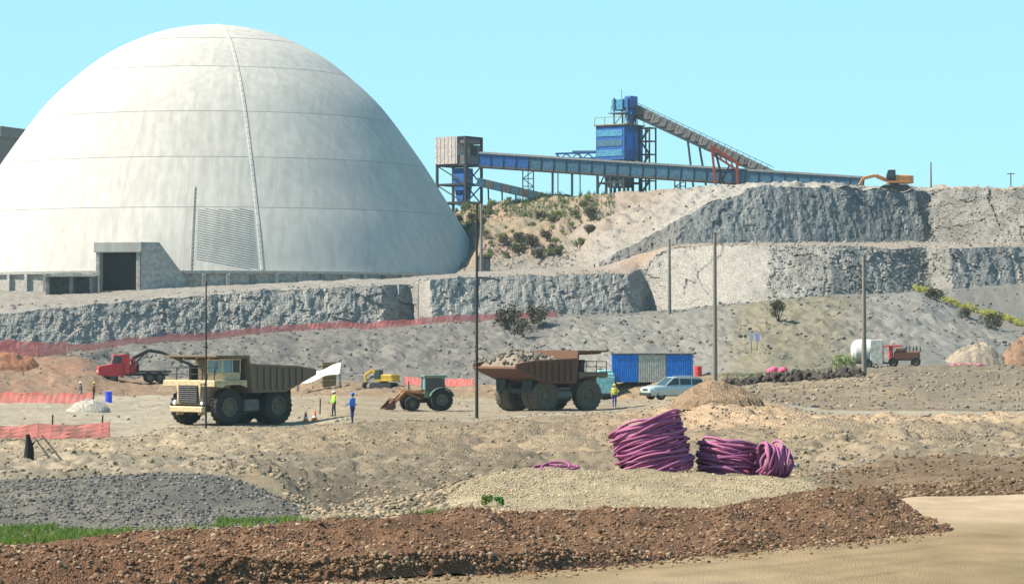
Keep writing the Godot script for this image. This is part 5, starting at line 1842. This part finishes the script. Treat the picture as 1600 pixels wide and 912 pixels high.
# faces +x; arms: [shoulder forward, elbow bend, outward] for the left and the right
func person(label: String, at: Vector3, yaw: float, tall: float, top: Color, vest: Color, legs: Color, hat: Material, stride: float, arms: Array) -> void:
	var o := thing("person", label, "person", at, yaw)
	o.scale = Vector3.ONE * tall / 1.75
	var skin := Color(.33, .19, .12)
	var boot := Color(.05, .035, .025)
	var b := []
	var hands := []
	b.append([Vector3(0, 0.95, -0.06), Vector3(0, 0.95, 0.06), 0.125, 0.125, legs])
	b.append([Vector3(0, 1.0, 0), Vector3(0.01, 1.18, 0), 0.14, 0.145, top])
	b.append([Vector3(0.005, 1.2, -0.06), Vector3(0.005, 1.2, 0.06), 0.12, 0.12, vest])
	b.append([Vector3(0, 1.36, -0.1), Vector3(0, 1.36, 0.1), 0.11, 0.11, vest])
	b.append([Vector3(-0.01, 1.43, -0.14), Vector3(-0.01, 1.43, 0.14), 0.06, 0.06, vest])
	b.append([Vector3(0, 1.42, 0), Vector3(0.02, 1.54, 0), 0.055, 0.05, skin])
	for s in [-1, 1]:
		var fw: float = stride * s
		var hip := Vector3(0, 0.92, 0.09 * s)
		var knee := hip + Vector3(0.03 + sin(fw) * 0.44, -cos(fw) * 0.44, 0.01 * s)
		var ank := knee + Vector3(sin(minf(fw * 0.6 - absf(stride) * 0.4, 0.0)) * 0.42, -0.40, 0)
		ank.y = maxf(ank.y, 0.075)
		b.append([hip, knee, 0.088, 0.062, legs])
		b.append([knee, ank, 0.062, 0.045, legs])
		b.append([ank + Vector3(-0.03, -0.03, 0), ank + Vector3(0.13, -0.045, 0.01 * s), 0.042, 0.034, boot])
		var ar: Array = arms[0 if s < 0 else 1]
		var sh := Vector3(-0.01, 1.41, 0.185 * s)
		var ua := Vector3(sin(ar[0]), -cos(ar[0]), ar[2] * s).normalized()
		var el := sh + ua * 0.28
		var fa := Vector3(sin(ar[0] + ar[1]), -cos(ar[0] + ar[1]), ar[2] * s * 0.3 - ar[1] * 0.15 * s).normalized()
		var wr := el + fa * 0.25
		b.append([sh, el, 0.056, 0.044, top])
		b.append([el, wr, 0.044, 0.03, top])
		var y := -fa
		var x := (Vector3.RIGHT - y * y.x).normalized()
		hands.append([Transform3D(Basis(x, y, x.cross(y) * (1 if s < 0 else -1)), wr)])
	var mb := MB.new()
	nets(mb, b, 0.016, 60.0)
	for h in hands:
		mb.put(hand(skin), h[0])
	# head
	var hb := []
	var dark := Color(.03, .02, .015)
	hb.append([Vector3(0.01, 1.66, 0), Vector3(0.005, 1.67, 0), 0.088, 0.09, skin])
	hb.append([Vector3(0.035, 1.60, 0), Vector3(0.05, 1.575, 0), 0.062, 0.045, skin])
	hb.append([Vector3(0.098, 1.655, 0), Vector3(0.112, 1.622, 0), 0.011, 0.015, skin])
	hb.append([Vector3(0.086, 1.583, -0.02), Vector3(0.086, 1.583, 0.02), 0.008, 0.008, skin * 0.7])
	for s in [-1, 1]:
		hb.append([Vector3(0.09, 1.655, 0.03 * s), Vector3(0.09, 1.655, 0.034 * s), 0.01, 0.01, dark])
		hb.append([Vector3(0.0, 1.66, 0.088 * s), Vector3(0.0, 1.63, 0.086 * s), 0.015, 0.012, skin])
		hb.append([Vector3(-0.04, 1.7, 0.04 * s), Vector3(-0.05, 1.64, 0.03 * s), 0.055, 0.055, dark])
	nets(mb, hb, 0.008, 120.0)
	part("body", mb, M.tint, o)
	mb = MB.new()
	mb.lathe([[0.105, 1.69], [0.112, 1.69], [0.115, 1.72], [0.1, 1.775], [0.06, 1.81], [0, 1.82]], 20)
	mb.box(Vector3(0.12, 1.695, 0), Vector3(0.08, 0.012, 0.13), Basis(), 0.004)
	part("hard_hat", mb, hat, o)


func people() -> void:
	var hat_w := mk(lin(.8, .8, .78), 0.4)
	var hat_b := mk(lin(.05, .2, .7), 0.4)
	var hat_y := mk(lin(.75, .6, .05), 0.4)
	var hv := Color(.45, .75, .06)
	person("worker in a yellow green vest and dark trousers behind the man in blue", on(522, 205), 200, 1.75, hv, hv, Color(.03, .035, .06), hat_w, 0.12, [[0.1, 0.3, 0.2], [0.2, 0.7, 0.15]])
	person("worker in bright blue overalls and blue hat standing at the edge of the yard", on(551, 176), 150, 1.85, Color(.04, .16, .6), Color(.05, .2, .7), Color(.015, .03, .14), hat_b, 0.1, [[0.3, 0.9, 0.1], [0.1, 0.2, 0.15]])
	person("worker in dark clothes and white hat, leftmost of the pair by the white gravel pile", on(126, 262), 30, 1.78, Color(.05, .05, .06), Color(.06, .06, .07), Color(.35, .34, .32), hat_w, 0.2, [[0.2, 0.4, 0.15], [-0.1, 0.4, 0.15]])
	person("worker in brown clothes beside the blue drum", on(147, 264), 170, 1.72, Color(.25, .1, .04), Color(.25, .1, .04), Color(.12, .06, .04), hat_y, 0.05, [[0.4, 0.9, 0.1], [0.3, 0.9, 0.1]])
	person("worker in a yellow vest and dark blue trousers right of the rust brown haul truck", on(960, 222), -90, 1.72, Color(.55, .5, .07), Color(.6, .55, .06), Color(.02, .05, .3), hat_y, 0.08, [[0.1, 0.3, 0.15], [0.1, 0.3, 0.15]])


# ---------------------------------------------------------------- pipe coils
func coil(label: String, at: Vector3, bs: Basis, turns: int, R: float, pitch: float, r: float, seed_: int, wob: float, grp := "") -> void:
	var o := thing("pipe_coil", label, "pipe coil", at, 0, grp)
	var g := RandomNumberGenerator.new()
	g.seed = seed_
	for k in turns:
		for lay in 2:
			var mb := MB.new()
			var ph := g.randf() * TAU
			var w := g.randf_range(0.3, 1.0) * wob
			var xo := Vector3(g.randf_range(-1, 1), 0, g.randf_range(-1, 1)) * wob * 0.7
			var t := Transform3D(bs * Basis.from_euler(Vector3(g.randf_range(-1, 1), g.randf(), g.randf_range(-1, 1)) * wob * 0.9), bs * (xo + Vector3(0, (k + 0.5) * pitch, 0)))
			mb.torus(R - lay * r * 2.1 + g.randf_range(-0.5, 0.5) * wob, r, t, 34, 7, func(u: float) -> Vector2: return Vector2(w * sin(2 * u + ph), w * 0.8 * sin(3 * u + ph * 2.0)))
			part("pipe_loop", mb, M.purple[g.randi() % 5], o)


func coils() -> void:
	var b := Basis(Vector3.BACK, deg_to_rad(17)) * Basis(Vector3.RIGHT, deg_to_rad(-8))
	coil("largest magenta pipe coil, a tall leaning barrel of loops on the sand heap", on(1032, 74.5) + Vector3(0.0, -0.12, 0), b, 27, 0.9, 0.053, 0.034, 3, 0.07)
	coil("low flattened magenta pipe coil between the tall coil and the small fan shaped coil", on(1133, 75) + Vector3(0, -0.05, 0), Basis(Vector3.BACK, deg_to_rad(-6)) * Basis(Vector3.RIGHT, deg_to_rad(-5)), 18, 0.72, 0.05, 0.034, 4, 0.08)
	coil("small magenta pipe coil standing like a fan at the right end of the coils", on(1209, 74.5) + Vector3(0.3, 0.32, 0), Basis(Vector3.BACK, deg_to_rad(78)) * Basis(Vector3.RIGHT, deg_to_rad(14)), 13, 0.42, 0.055, 0.034, 5, 0.07)
	for q in [[852, 71.4, "loose magenta pipe loops half buried on the left of the sand heap"], [885, 72, "short magenta pipe offcut lying right of the half buried loops"]]:
		var o := thing("pipe_loop", q[2], "pipe", on(q[0], q[1]))
		for k in (2 if q[0] < 860 else 1):
			var mb := MB.new()
			mb.torus(0.3 + 0.05 * k, 0.034, Transform3D(Basis.from_euler(Vector3(0.12 + k * 0.2, 0, 0.1)), Vector3(k * 0.25, 0.03, 0)), 26, 7)
			part("loop", mb, M.purple[k], o)


# ---------------------------------------------------------------- posts, nets, plants, small things
func poles() -> void:
	for q in [["utility_pole", "tall grey utility pole rising from the mound in front of the pale rock face", 1117, 167, 365, 0.135], ["utility_pole", "utility pole standing in front of the left end of the pale rock face", 1046, 331, 375, 0.2], ["utility_pole", "utility pole next to the white tank trailer", 1350, 195, 400, 0.16], ["utility_pole", "thin grey pole between the tractor and the loaded haul truck", 745, 201, 318, 0.1], ["utility_pole", "thin dark pole in front of the cream haul truck", 322, 176, 440, 0.06], ["utility_pole", "dark pole beside the steel cabinet at the dome's right foot", 752, 389, 318, 0.2], ["utility_pole", "short pole on the skyline above the grey broken rock face", 1455, 406, 254, 0.14]]:
		var p := on(q[2], q[3])
		var top := P(q[2], q[4], q[3])
		var o := thing(q[0], q[1], "pole", p)
		var h: float = top.y - p.y
		var mb := MB.new()
		mb.tube(Vector3(0, -0.8, 0), Vector3(0, h, 0), q[5] * 1.15, q[5] * 0.7, 12)
		part("shaft", mb, M.wood if q[5] > 0.1 else M.wood_dark, o)
		mb = MB.new()
		mb.tube(Vector3(0, h, 0), Vector3(0, h + 0.06, 0), q[5] * 0.8, q[5] * 0.5, 12)
		part("cap", mb, M.steel, o)
	var o := thing("signal_post", "small post with a crossbar on the skyline at the right edge", "post", on(1580, 394))
	var mb := MB.new()
	mb.bar(Vector3(0, -0.5, 0), Vector3(0, 2.0, 0), 0.14)
	part("shaft", mb, M.steel, o)
	mb = MB.new()
	mb.bar(Vector3(-0.5, 1.9, 0), Vector3(0.5, 1.9, 0), 0.12)
	part("crossbar", mb, M.steel, o)
	# short stakes in the yard
	var first: Node3D = null
	for q in [[82, 188, 1.1], [160, 186, 1.0], [500, 215, 0.7]]:
		var l: String = "thin wooden stake " + {82: "in the pale sand left of the two workers", 160: "at the right end of the red net in the yard", 500: "beside the orange cones"}[q[0]]
		if first == null:
			first = thing("stake", l, "stake", on(q[0], q[1]), 0, "wooden stakes in the yard")
			mb = MB.new()
			mb.bar(Vector3(0, -0.3, 0), Vector3(0.03, q[2], 0), 0.09)
			part("shaft", mb, M.wood_dark, first)
			mb = MB.new()
			mb.box(Vector3(0.03, q[2], 0), Vector3(0.12, 0.1, 0.12))
			part("head", mb, M.wood, first)
		else:
			again(first, "stake", l, on(q[0], q[1]))


func net_fence(label: String, pts: Array, h: float, gap: float, wob: float, seed_: int) -> void:
	var g := RandomNumberGenerator.new()
	g.seed = seed_
	var line := []
	for k in pts.size() - 1:
		var n := maxi(1, int((pts[k + 1][0] - pts[k][0]) / gap))
		for i in n:
			var t := float(i) / n
			line.append(on(lerpf(pts[k][0], pts[k + 1][0], t), lerpf(pts[k][1], pts[k + 1][1], t)))
	line.append(on(pts[-1][0], pts[-1][1]))
	var o := thing("barrier_net", label, "safety net", line[0])
	for i in line.size():
		var mb := MB.new()
		var p: Vector3 = line[i] - line[0]
		mb.bar(p + Vector3(0, -0.3, 0), p + Vector3(g.randf_range(-.06, .06), h + 0.08, 0), 0.05)
		part("post", mb, M.wood, o)
	for i in line.size() - 1:
		var mb := MB.new()
		var a: Vector3 = line[i] - line[0]
		var b: Vector3 = line[i + 1] - line[0]
		var sg := g.randf_range(0.05, 0.25) * h
		var ph := g.randf() * 6.0
		for j in 6:
			for k in 4:
				var q := []
				for c in [[0, 0], [1, 0], [1, 1], [0, 1]]:
					var u: float = (j + c[0]) / 6.0
					var w: float = (k + c[1]) / 4.0
					q.append(a.lerp(b, u) + Vector3(0, 0.04 + w * (h - sg * sin(PI * u)), 0.03 + wob * sin(u * 9.0 + ph + w * 3.0) * sin(PI * u)))
				mb.quad(q[0], q[1], q[2], q[3])
		part("net_panel", mb, M.net, o)


func leafy(seed_: int, w: float, h: float, n: int, leaf: float, tones: Array, gaps := 0.35) -> ArrayMesh:
	var g := RandomNumberGenerator.new()
	g.seed = seed_
	var mb := MB.new()
	var blobs := []
	for k in 9:
		blobs.append([Vector3(g.randf_range(-1, 1) * w * 0.6, h * g.randf_range(0.3, 0.85), g.randf_range(-1, 1) * w * 0.6), g.randf_range(0.22, 0.42) * minf(w, h) * 1.1])
	for i in n:
		var b: Array = blobs[g.randi() % 9]
		var d := Vector3(g.randfn(), g.randfn(), g.randfn()).normalized() * pow(g.randf(), 0.4)
		var p: Vector3 = b[0] + d * b[1]
		p.y = maxf(p.y, 0.02)
		var x := Vector3(g.randfn(), g.randfn(), g.randfn()).normalized()
		var y := x.cross(Vector3(g.randfn(), g.randfn(), g.randfn())).normalized()
		var s := leaf * g.randf_range(0.6, 1.3)
		var c: Vector3 = v3(tones[g.randi() % tones.size()]) * g.randf_range(0.75, 1.25)
		mb.col = Color(c.x, c.y, c.z)
		mb.quad(p - x * s, p - y * s * 0.5, p + x * s, p + y * s * 0.5)
	return mb.done()


func shrub(called: String, label: String, at: Vector3, mesh: Mesh, h: float, grp := "") -> Node3D:
	var o := thing(called, label, "shrub", at, 0, grp)
	put_mesh("foliage", mesh, M.leaf, o)
	var mb := MB.new()
	for k in 4:
		mb.tube(Vector3(0, -0.1, 0), Vector3(cos(k * 1.7) * h * 0.25, h * 0.55, sin(k * 1.7) * h * 0.25), h * 0.03, h * 0.012, 5)
	part("stem", mb, M.wood_dark, o)
	return o


func plants() -> void:
	var g := RandomNumberGenerator.new()
	g.seed = 21
	var olive := [[.09, .11, .045], [.12, .13, .06], [.06, .085, .035], [.16, .16, .08]]
	var lime := [[.16, .2, .04], [.2, .24, .05], [.11, .16, .035]]
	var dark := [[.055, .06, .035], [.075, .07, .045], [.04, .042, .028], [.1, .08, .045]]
	var yell := [[.5, .46, .06], [.42, .42, .07], [.25, .3, .06], [.55, .5, .1]]
	var protos := []
	for k in 3:
		protos.append([leafy(60 + k, 1.3, 1.3, 900, 0.11, olive), leafy(64 + k, 1.2, 1.1, 800, 0.1, lime if k else olive), leafy(68 + k, 1.5, 1.5, 1000, 0.12, dark)])
	# hillside scrub
	var made := {}
	for i in 80:
		var px := g.randf_range(700, 930)
		var t := g.randf_range(0.12, 1.0)
		var band := 13 if g.randf() < 0.6 else 14
		if band == 13 and (px > 910 or t < (px - 740) / 190.0 * 0.9):
			continue
		if band == 13 and px < 745:
			continue
		var p := land.pos(band, px, t)
		var kind := g.randi() % 3
		var v := g.randi() % 3
		if band == 14 and g.randf() < 0.6:
			kind = 1
		var key := "%d_%d" % [kind, v]
		var l: String = ["olive scrub bush on the tan hillside right of the dome", "light green bush near the crest of the hillside right of the dome", "dark bush on the tan hillside right of the dome"][kind]
		var gr: String = ["olive bushes on the hillside", "light green bushes on the hillside", "dark bushes on the hillside"][kind]
		if made.has(key):
			var o := again(made[key], "bush", l, p, g.randf() * 360, g.randf_range(0.4, 0.95))
			o.set_meta("group", gr)
		else:
			made[key] = shrub("bush", l, p, protos[v][kind], 1.2, gr)
	# skyline weeds along the crest of the hill
	var bright := leafy(80, 1.4, 1.2, 900, 0.11, lime)
	var bsh := shrub("bush", "bright yellow green bush at the foot of the transfer tower by the dome", on(726, 430), bright, 1.2)
	bsh.scale = Vector3.ONE * 1.5
	# shrubs on the grey bank
	var db := leafy(81, 1.6, 1.5, 1300, 0.1, dark)
	var o := shrub("bush", "dark bush on the grey bank, left of the pair above the loaded truck", on(795, 328), db, 1.4)
	o.scale = Vector3.ONE * 1.6
	again(o, "bush", "dark bush on the grey bank, right of the pair above the loaded truck", on(842, 330), 140, 1.4)
	again(o, "bush", "low dark bush on the grey bank below the pair of dark bushes", on(818, 320), 80, 1.15)
	o = shrub("bush", "lone dark upright bush on the olive part of the bank behind the magenta bundle", on(1216, 296), leafy(82, 1.1, 2.3, 1300, 0.1, dark), 2.2)
	o = shrub("bush", "pale green round bush left of the white tank trailer", on(1320, 246), leafy(83, 1.2, 1.4, 1100, 0.08, [[.2, .26, .08], [.26, .32, .12], [.14, .2, .06]]), 1.3)
	# dark bushes added to stand for the shadowy hollows below the yellow row
	var ch := shrub("bush", "dark bush standing in for the dark hollow at the upper end of the yellow flowering row", on(1462, 313.5), leafy(84, 1.3, 1.3, 1000, 0.1, dark), 1.2)
	again(ch, "bush", "dark bush standing in for the dark hollow halfway down below the yellow flowering row", on(1508, 306), 50, 0.8)
	again(ch, "bush", "wide dark bush standing in for the dark hollow at the lower end below the yellow flowering row", on(1546, 302), 110, 1.2)
	# row of yellow flowering shrubs
	var yf := leafy(85, 0.8, 0.9, 700, 0.07, yell)
	var row := shrub("flowering_shrub", "yellow flowering shrub in the row running down the bank at the right", on(1436, 318), yf, 0.8, "yellow flowering shrubs in the row")
	for k in 26:
		var px := 1442 + k * 6.6
		var d := lerpf(321.0, 303.5, k / 26.0) + g.randf_range(-0.7, 0.7)
		again(row, "flowering_shrub", "yellow flowering shrub in the row running down the bank at the right", on(px, d), g.randf() * 360, g.randf_range(0.5, 0.95))
	# two green tufts on the sand heap
	var tuft := leafy(86, 0.16, 0.26, 420, 0.03, [[.14, .22, .03], [.2, .28, .05], [.1, .16, .03]])
	shrub("tuft", "small olive green tuft, left of the two on the sand heap", on(759, 60.5), tuft, 0.24)
	shrub("tuft", "small bright green tuft, right of the two on the sand heap", on(780, 60.7), leafy(87, 0.15, 0.24, 420, 0.03, [[.05, .2, .03], [.09, .28, .05], [.04, .14, .02]]), 0.24)
	# grass
	var mb := MB.new()
	for k in 7:
		var a := k * 0.9
		var s := Vector3(cos(a), 0, sin(a)) * 0.012
		var lean := Vector3(cos(a * 2.3), 0, sin(a * 2.3)) * 0.05
		var p := Vector3(cos(a * 1.7), 0, sin(a * 1.7)) * 0.03
		mb.col = Color(1, 1, 1) * (0.8 + 0.06 * k)
		mb.tri(p - s, p + s, p + lean + Vector3(0, 0.13 + 0.015 * k, 0))
	var blade := mb.done()
	for q in [["grass", "strip of bright green grass along the foot of the gravel heap at the left", [[0, -300, 120, 0.92, 1.0, 2600], [0, 100, 210, 0.95, 1.0, 700], [1, -300, 90, 0.0, 0.06, 800]], 0.62, lime], ["grass", "thin green weeds at the foot of the gravel heap further right", [[1, 340, 480, 0.0, 0.12, 300], [0, 200, 500, 0.96, 1.0, 250], [1, 640, 690, 0, 0.1, 100]], 0.6, lime], ["grass", "low green weeds growing in front of the grey bank right of the blue cabin", [[7, 1130, 1345, 0.2, 0.9, 700]], 1.3, olive], ["grass", "dry scrub grass on the crest of the hill below the gallery", [[14, 700, 960, 0.5, 1.0, 1200]], 3.2, olive]]:
		var all := []
		for a in q[2]:
			for i in a[5]:
				var p := land.pos(a[0], g.randf_range(a[1], a[2]), g.randf_range(a[3], a[4]))
				if n_mid.get_noise_3d(p.x * 0.8, p.z * 0.8, 33.0) < g.randf_range(-0.7, 0.1):
					continue
				var s: float = q[3] * g.randf_range(0.6, 1.3)
				var c := v3(q[4][g.randi() % q[4].size()]) * g.randf_range(0.8, 1.3)
				all.append([Transform3D(Basis(Vector3.UP, g.randf() * TAU).scaled(Vector3.ONE * s), p - Vector3(0, 0.01, 0)), Color(c.x * 0.75, c.y, c.z * 0.6)])
		var mm := MultiMesh.new()
		mm.transform_format = MultiMesh.TRANSFORM_3D
		mm.use_colors = true
		mm.mesh = blade
		mm.instance_count = all.size()
		for i in all.size():
			mm.set_instance_transform(i, all[i][0])
			mm.set_instance_color(i, all[i][1])
		var mi := MultiMeshInstance3D.new()
		mi.multimesh = mm
		mi.material_override = M.leaf
		mi.name = numbered(q[0])
		add_child(mi)
		tag(mi, q[1], "grass", "", "stuff")


func mound(called: String, label: String, at: Vector3, w: float, dp: float, h: float, tone: Array, seed_: int) -> void:
	var mb := MB.new()
	var n := 22
	var f := func(i: int, j: int) -> Vector3:
		var u := float(i) / n * 2 - 1
		var v := float(j) / n * 2 - 1
		var r := minf(1.0, sqrt(u * u + v * v))
		var y := h * pow(1.0 - r * r, 0.9) * (1.0 + 0.5 * n_mid.get_noise_3d(u * w * 1.5 + seed_, v * dp * 1.5, 0)) + 0.12 * h * n_hi.get_noise_3d(u * w * 2 + seed_, v * dp * 2, 0)
		return Vector3(u * w, y if r < 1.0 else -0.3, v * dp)
	for i in n:
		for j in n:
			var c := v3(tone) * (1.0 + 0.3 * n_hi.get_noise_3d(i * 0.9, j * 0.9, seed_))
			mb.col = Color(c.x, c.y, c.z)
			mb.quad(f.call(i, j), f.call(i + 1, j), f.call(i + 1, j + 1), f.call(i, j + 1))
	var o := part(called, mb, M.mid)
	o.position = at
	tag(o, label, "", "", "structure")


func small_things() -> void:
	mound("gravel_pile", "small white gravel pile in the yard below the two workers", on(138, 232) - Vector3(0, 0.1, 0), 1.9, 1.5, 1.0, [.7, .66, .58], 1)
	mound("sand_pile", "long pale sand pile at the foot of the bank near the right edge", on(1525, 262) - Vector3(0, 0.2, 0), 3.4, 2.2, 1.9, [.56, .47, .38], 2)
	mound("sand_pile", "low reddish earth pile at the right edge behind the pale sand pile", on(1600, 262) - Vector3(0, 0.2, 0), 2.6, 2.2, 2.3, [.46, .3, .2], 3)
	mound("earth_pile", "tan earth pile in front of the tall utility pole", on(1122, 158) - Vector3(0, 0.25, 0), 2.6, 3.0, 1.0, [.42, .3, .2], 4)
	mound("earth_pile", "reddish earth pile beside the red net at the far left", on(20, 305) - Vector3(0, 0.3, 0), 3.2, 2.0, 1.6, [.5, .24, .15], 5)
	for q in [[520, 122, 1.9, 0.55, "grey brown spoil heap in the gully below the man in blue"], [610, 108, 1.5, 0.5, "spoil heap in the gully below the green tractor"], [690, 128, 2.2, 0.6, "broad spoil heap below the foot of the thin grey pole"], [775, 112, 1.4, 0.45, "spoil heap behind the half buried pipe loops"], [880, 135, 2.4, 0.6, "tan spoil heap below the rear wheels of the loaded truck"], [1300, 118, 2.2, 0.5, "tan spoil heap right of the fan shaped coil"], [1440, 108, 1.8, 0.45, "low spoil heap behind the end of the brown berm"], [1530, 140, 2.6, 0.6, "long spoil heap below the white track at the right"], [250, 128, 2.2, 0.4, "low pale spoil heap below the cream haul truck"]]:
		mound("spoil_heap", q[4], on(q[0], q[1]) - Vector3(0, 0.12, 0), q[2], q[2] * 1.3, q[3], [.34, .28, .2] if q[0] > 500 and q[0] < 800 else [.46, .37, .26], q[0])
	# near-black lumps added to stand for the shadow of a trench
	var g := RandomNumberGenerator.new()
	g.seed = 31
	var ridge := thing("trench_shade_ridge", "dark line of black lumps standing in for trench shade from the mound towards the white tank trailer", "added ridge", on(1130, 214))
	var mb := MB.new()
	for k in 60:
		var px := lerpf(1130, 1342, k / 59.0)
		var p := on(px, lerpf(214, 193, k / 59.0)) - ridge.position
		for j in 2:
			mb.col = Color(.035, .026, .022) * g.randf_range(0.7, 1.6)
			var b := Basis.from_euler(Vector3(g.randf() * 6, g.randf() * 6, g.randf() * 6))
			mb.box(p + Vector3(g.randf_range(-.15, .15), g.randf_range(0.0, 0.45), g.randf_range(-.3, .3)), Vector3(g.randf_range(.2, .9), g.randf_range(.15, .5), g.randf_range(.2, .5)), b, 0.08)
	tag(part("shade_lump", mb, M.tint, ridge), "black lumps standing in for trench shade", "", "", "stuff")
	# cones
	var c: Node3D = null
	for q in [[478, 202, "orange traffic cone, left of the pair by the cream haul truck's rear wheels"], [492, 203, "orange traffic cone, right of the pair by the cream haul truck's rear wheels"]]:
		if c == null:
			c = thing("traffic_cone", q[2], "cone", on(q[0], q[1]), 0, "orange cones in the yard")
			mb = MB.new()
			mb.lathe([[0.2, 0.04], [0.03, 0.72], [0, 0.73]], 16)
			part("cone", mb, M.cone, c)
			mb = MB.new()
			mb.lathe([[0.162, 0.22], [0.128, 0.36]], 16)
			part("band", mb, M.hazard, c)
			mb = MB.new()
			mb.box(Vector3(0, 0.02, 0), Vector3(0.46, 0.05, 0.46))
			part("base", mb, M.cone, c)
		else:
			again(c, "traffic_cone", q[2], on(q[0], q[1]))
	# magenta bundle
	var o := thing("tarpaulin_bundle", "crumpled bright pink tarpaulin bundle in front of the olive bank", "tarpaulin", on(1213, 244))
	mb = MB.new()
	for k in 5:
		mb.put(_blob(k), Transform3D(Basis().scaled(Vector3(1, 0.7, 0.8)), Vector3(-0.5 + k * 0.27, 0.2 + 0.15 * sin(k * 2.0), 0)))
	part("sheet", mb, M.pink, o)
	o = thing("tarpaulin_bundle", "long low red tarpaulin roll before the pale sand pile", "tarpaulin", on(1508, 255))
	mb = MB.new()
	for k in 7:
		mb.put(_blob(k + 9), Transform3D(Basis().scaled(Vector3(1.1, 0.5, 0.7)), Vector3(-1.0 + k * 0.36, 0.1, 0)))
	part("sheet", mb, M.pink, o)
	# notice boards
	o = thing("notice_board", "pair of small white and blue notice boards at the foot of the olive bank", "sign", on(1178, 272))
	for x in [-0.25, 0.3]:
		mb = MB.new()
		mb.bar(Vector3(x, -0.3, 0), Vector3(x, 0.9, 0), 0.06)
		part("post", mb, M.steel, o)
		mb = MB.new()
		mb.box(Vector3(x, 1.25, 0.04), Vector3(0.42, 0.75, 0.04), Basis(), 0.01)
		part("board", mb, M.white if x < 0 else mk(lin(.4, .42, .75), 0.5), o)
	# black stump with leaning sticks
	o = thing("stump", "black burnt stump left of the leaning sticks at the left edge", "stump", on(45, 108))
	mb = MB.new()
	mb.tube(Vector3(0, -0.2, 0), Vector3(0.03, 0.45, 0), 0.22, 0.17, 10)
	mb.tube(Vector3(0.03, 0.4, 0), Vector3(-0.03, 0.95, 0), 0.17, 0.07, 10)
	part("trunk", mb, M.dark, o)
	mb = MB.new()
	mb.tube(Vector3(0.02, 0.4, 0), Vector3(0.25, 0.7, 0.05), 0.06, 0.03, 7)
	part("branch", mb, M.wood_dark, o)
	for q in [["thin grey stick leaning to the right beside the black stump", 68, 1.0], ["longer thin stick lying at a slant right of the leaning stick", 84, 1.25]]:
		o = thing("stick", q[0], "stick", on(q[1], 109))
		mb = MB.new()
		mb.tube(Vector3(-0.35 * q[2], 0.85 * q[2], 0), Vector3(0.4 * q[2], -0.1, 0.1), 0.03, 0.04, 8)
		part("shaft", mb, M.wood, o)
		mb = MB.new()
		mb.tube(Vector3(0.0, 0.42 * q[2], 0.03), Vector3(0.18, 0.55 * q[2], 0.05), 0.02, 0.01, 6)
		part("twig", mb, M.wood, o)


func _blob(k: int) -> MB:
	var mb := MB.new()
	mb.lathe([[0.0, -0.35], [0.3, -0.3], [0.42 + 0.05 * sin(k), -0.05], [0.36, 0.2], [0.18, 0.36 + 0.1 * sin(k * 3.0)], [0.0, 0.4]], 9, Transform3D(Basis.from_euler(Vector3(sin(k * 1.3) * 0.5, k, cos(k * 2.1) * 0.5)), Vector3()))
	return mb


func fences() -> void:
	net_fence("long red safety net along the foot of the rock bench below the dome", [[106, 326.5], [330, 337], [480, 340], [660, 340], [870, 341]], 0.85, 30, 0.06, 1)
	net_fence("red safety net lying slack along the near edge of the yard at the left", [[-30, 176], [60, 175.5], [172, 175]], 0.95, 60, 0.08, 2)
	net_fence("faded red safety net across the middle of the yard at the left", [[-30, 258], [145, 256]], 1.0, 40, 0.08, 3)
	net_fence("reddish safety net on the slope at the far left edge", [[-30, 311], [60, 311.5], [104, 314]], 1.7, 40, 0.1, 4)
	net_fence("short red safety net behind the green tractor", [[632, 293], [740, 289]], 0.8, 18, 0.1, 5)


# ---------------------------------------------------------------- the scene
func _ready() -> void:
	var cam := Camera3D.new()
	cam.name = "camera"
	add_child(cam)
	cam.position = Vector3(0, EY, 0)
	cam.fov = 11.466
	cam.rotation_degrees.x = rad_to_deg(atan((HZ - 456.0) / F))
	cam.near = 1.0
	cam.far = 9000.0
	cam.current = true
	var sky := ProceduralSkyMaterial.new()
	sky.sky_top_color = lin(0.05, 0.16, 0.28)
	sky.sky_horizon_color = lin(0.258, 0.5, 0.57)
	sky.sky_curve = 0.3
	sky.ground_bottom_color = lin(0.3, 0.25, 0.18)
	sky.ground_horizon_color = lin(0.4, 0.38, 0.33)
	sky.sun_angle_max = 3.0
	var env := Environment.new()
	env.background_mode = Environment.BG_SKY
	env.sky = Sky.new()
	env.sky.sky_material = sky
	env.tonemap_mode = Environment.TONE_MAPPER_LINEAR
	env.tonemap_exposure = 2.05
	env.sdfgi_enabled = true
	env.ssao_enabled = true
	env.ssil_enabled = true
	env.fog_enabled = true
	env.fog_density = 0.00012
	env.fog_light_color = Color(0.8, 0.9, 0.95)
	var we := WorldEnvironment.new()
	we.name = "world"
	we.environment = env
	add_child(we)
	var sun := DirectionalLight3D.new()
	sun.name = "sun"
	sun.light_color = Color(1.0, 0.95, 0.87)
	sun.light_energy = 1.6
	sun.light_angular_distance = 0.5
	sun.shadow_enabled = true
	add_child(sun)
	var el := deg_to_rad(49.0)
	var az := deg_to_rad(-86.0)
	var to := Vector3(sin(az) * cos(el), sin(el), cos(az) * cos(el))
	sun.look_at_from_position(to * 100.0, Vector3.ZERO)
	materials()
	for k in 3:
		var q: float = [0.15, 0.11, 0.2][k]
		M["load%d" % k] = mk(lin(q, q * 0.86, q * 0.7), 0.95)
	make_land()
	build_land()
	dome()
	plant()
	buildings()
	stones()
	vehicles()
	coils()
	poles()
	fences()
	small_things()
	plants()
	people()
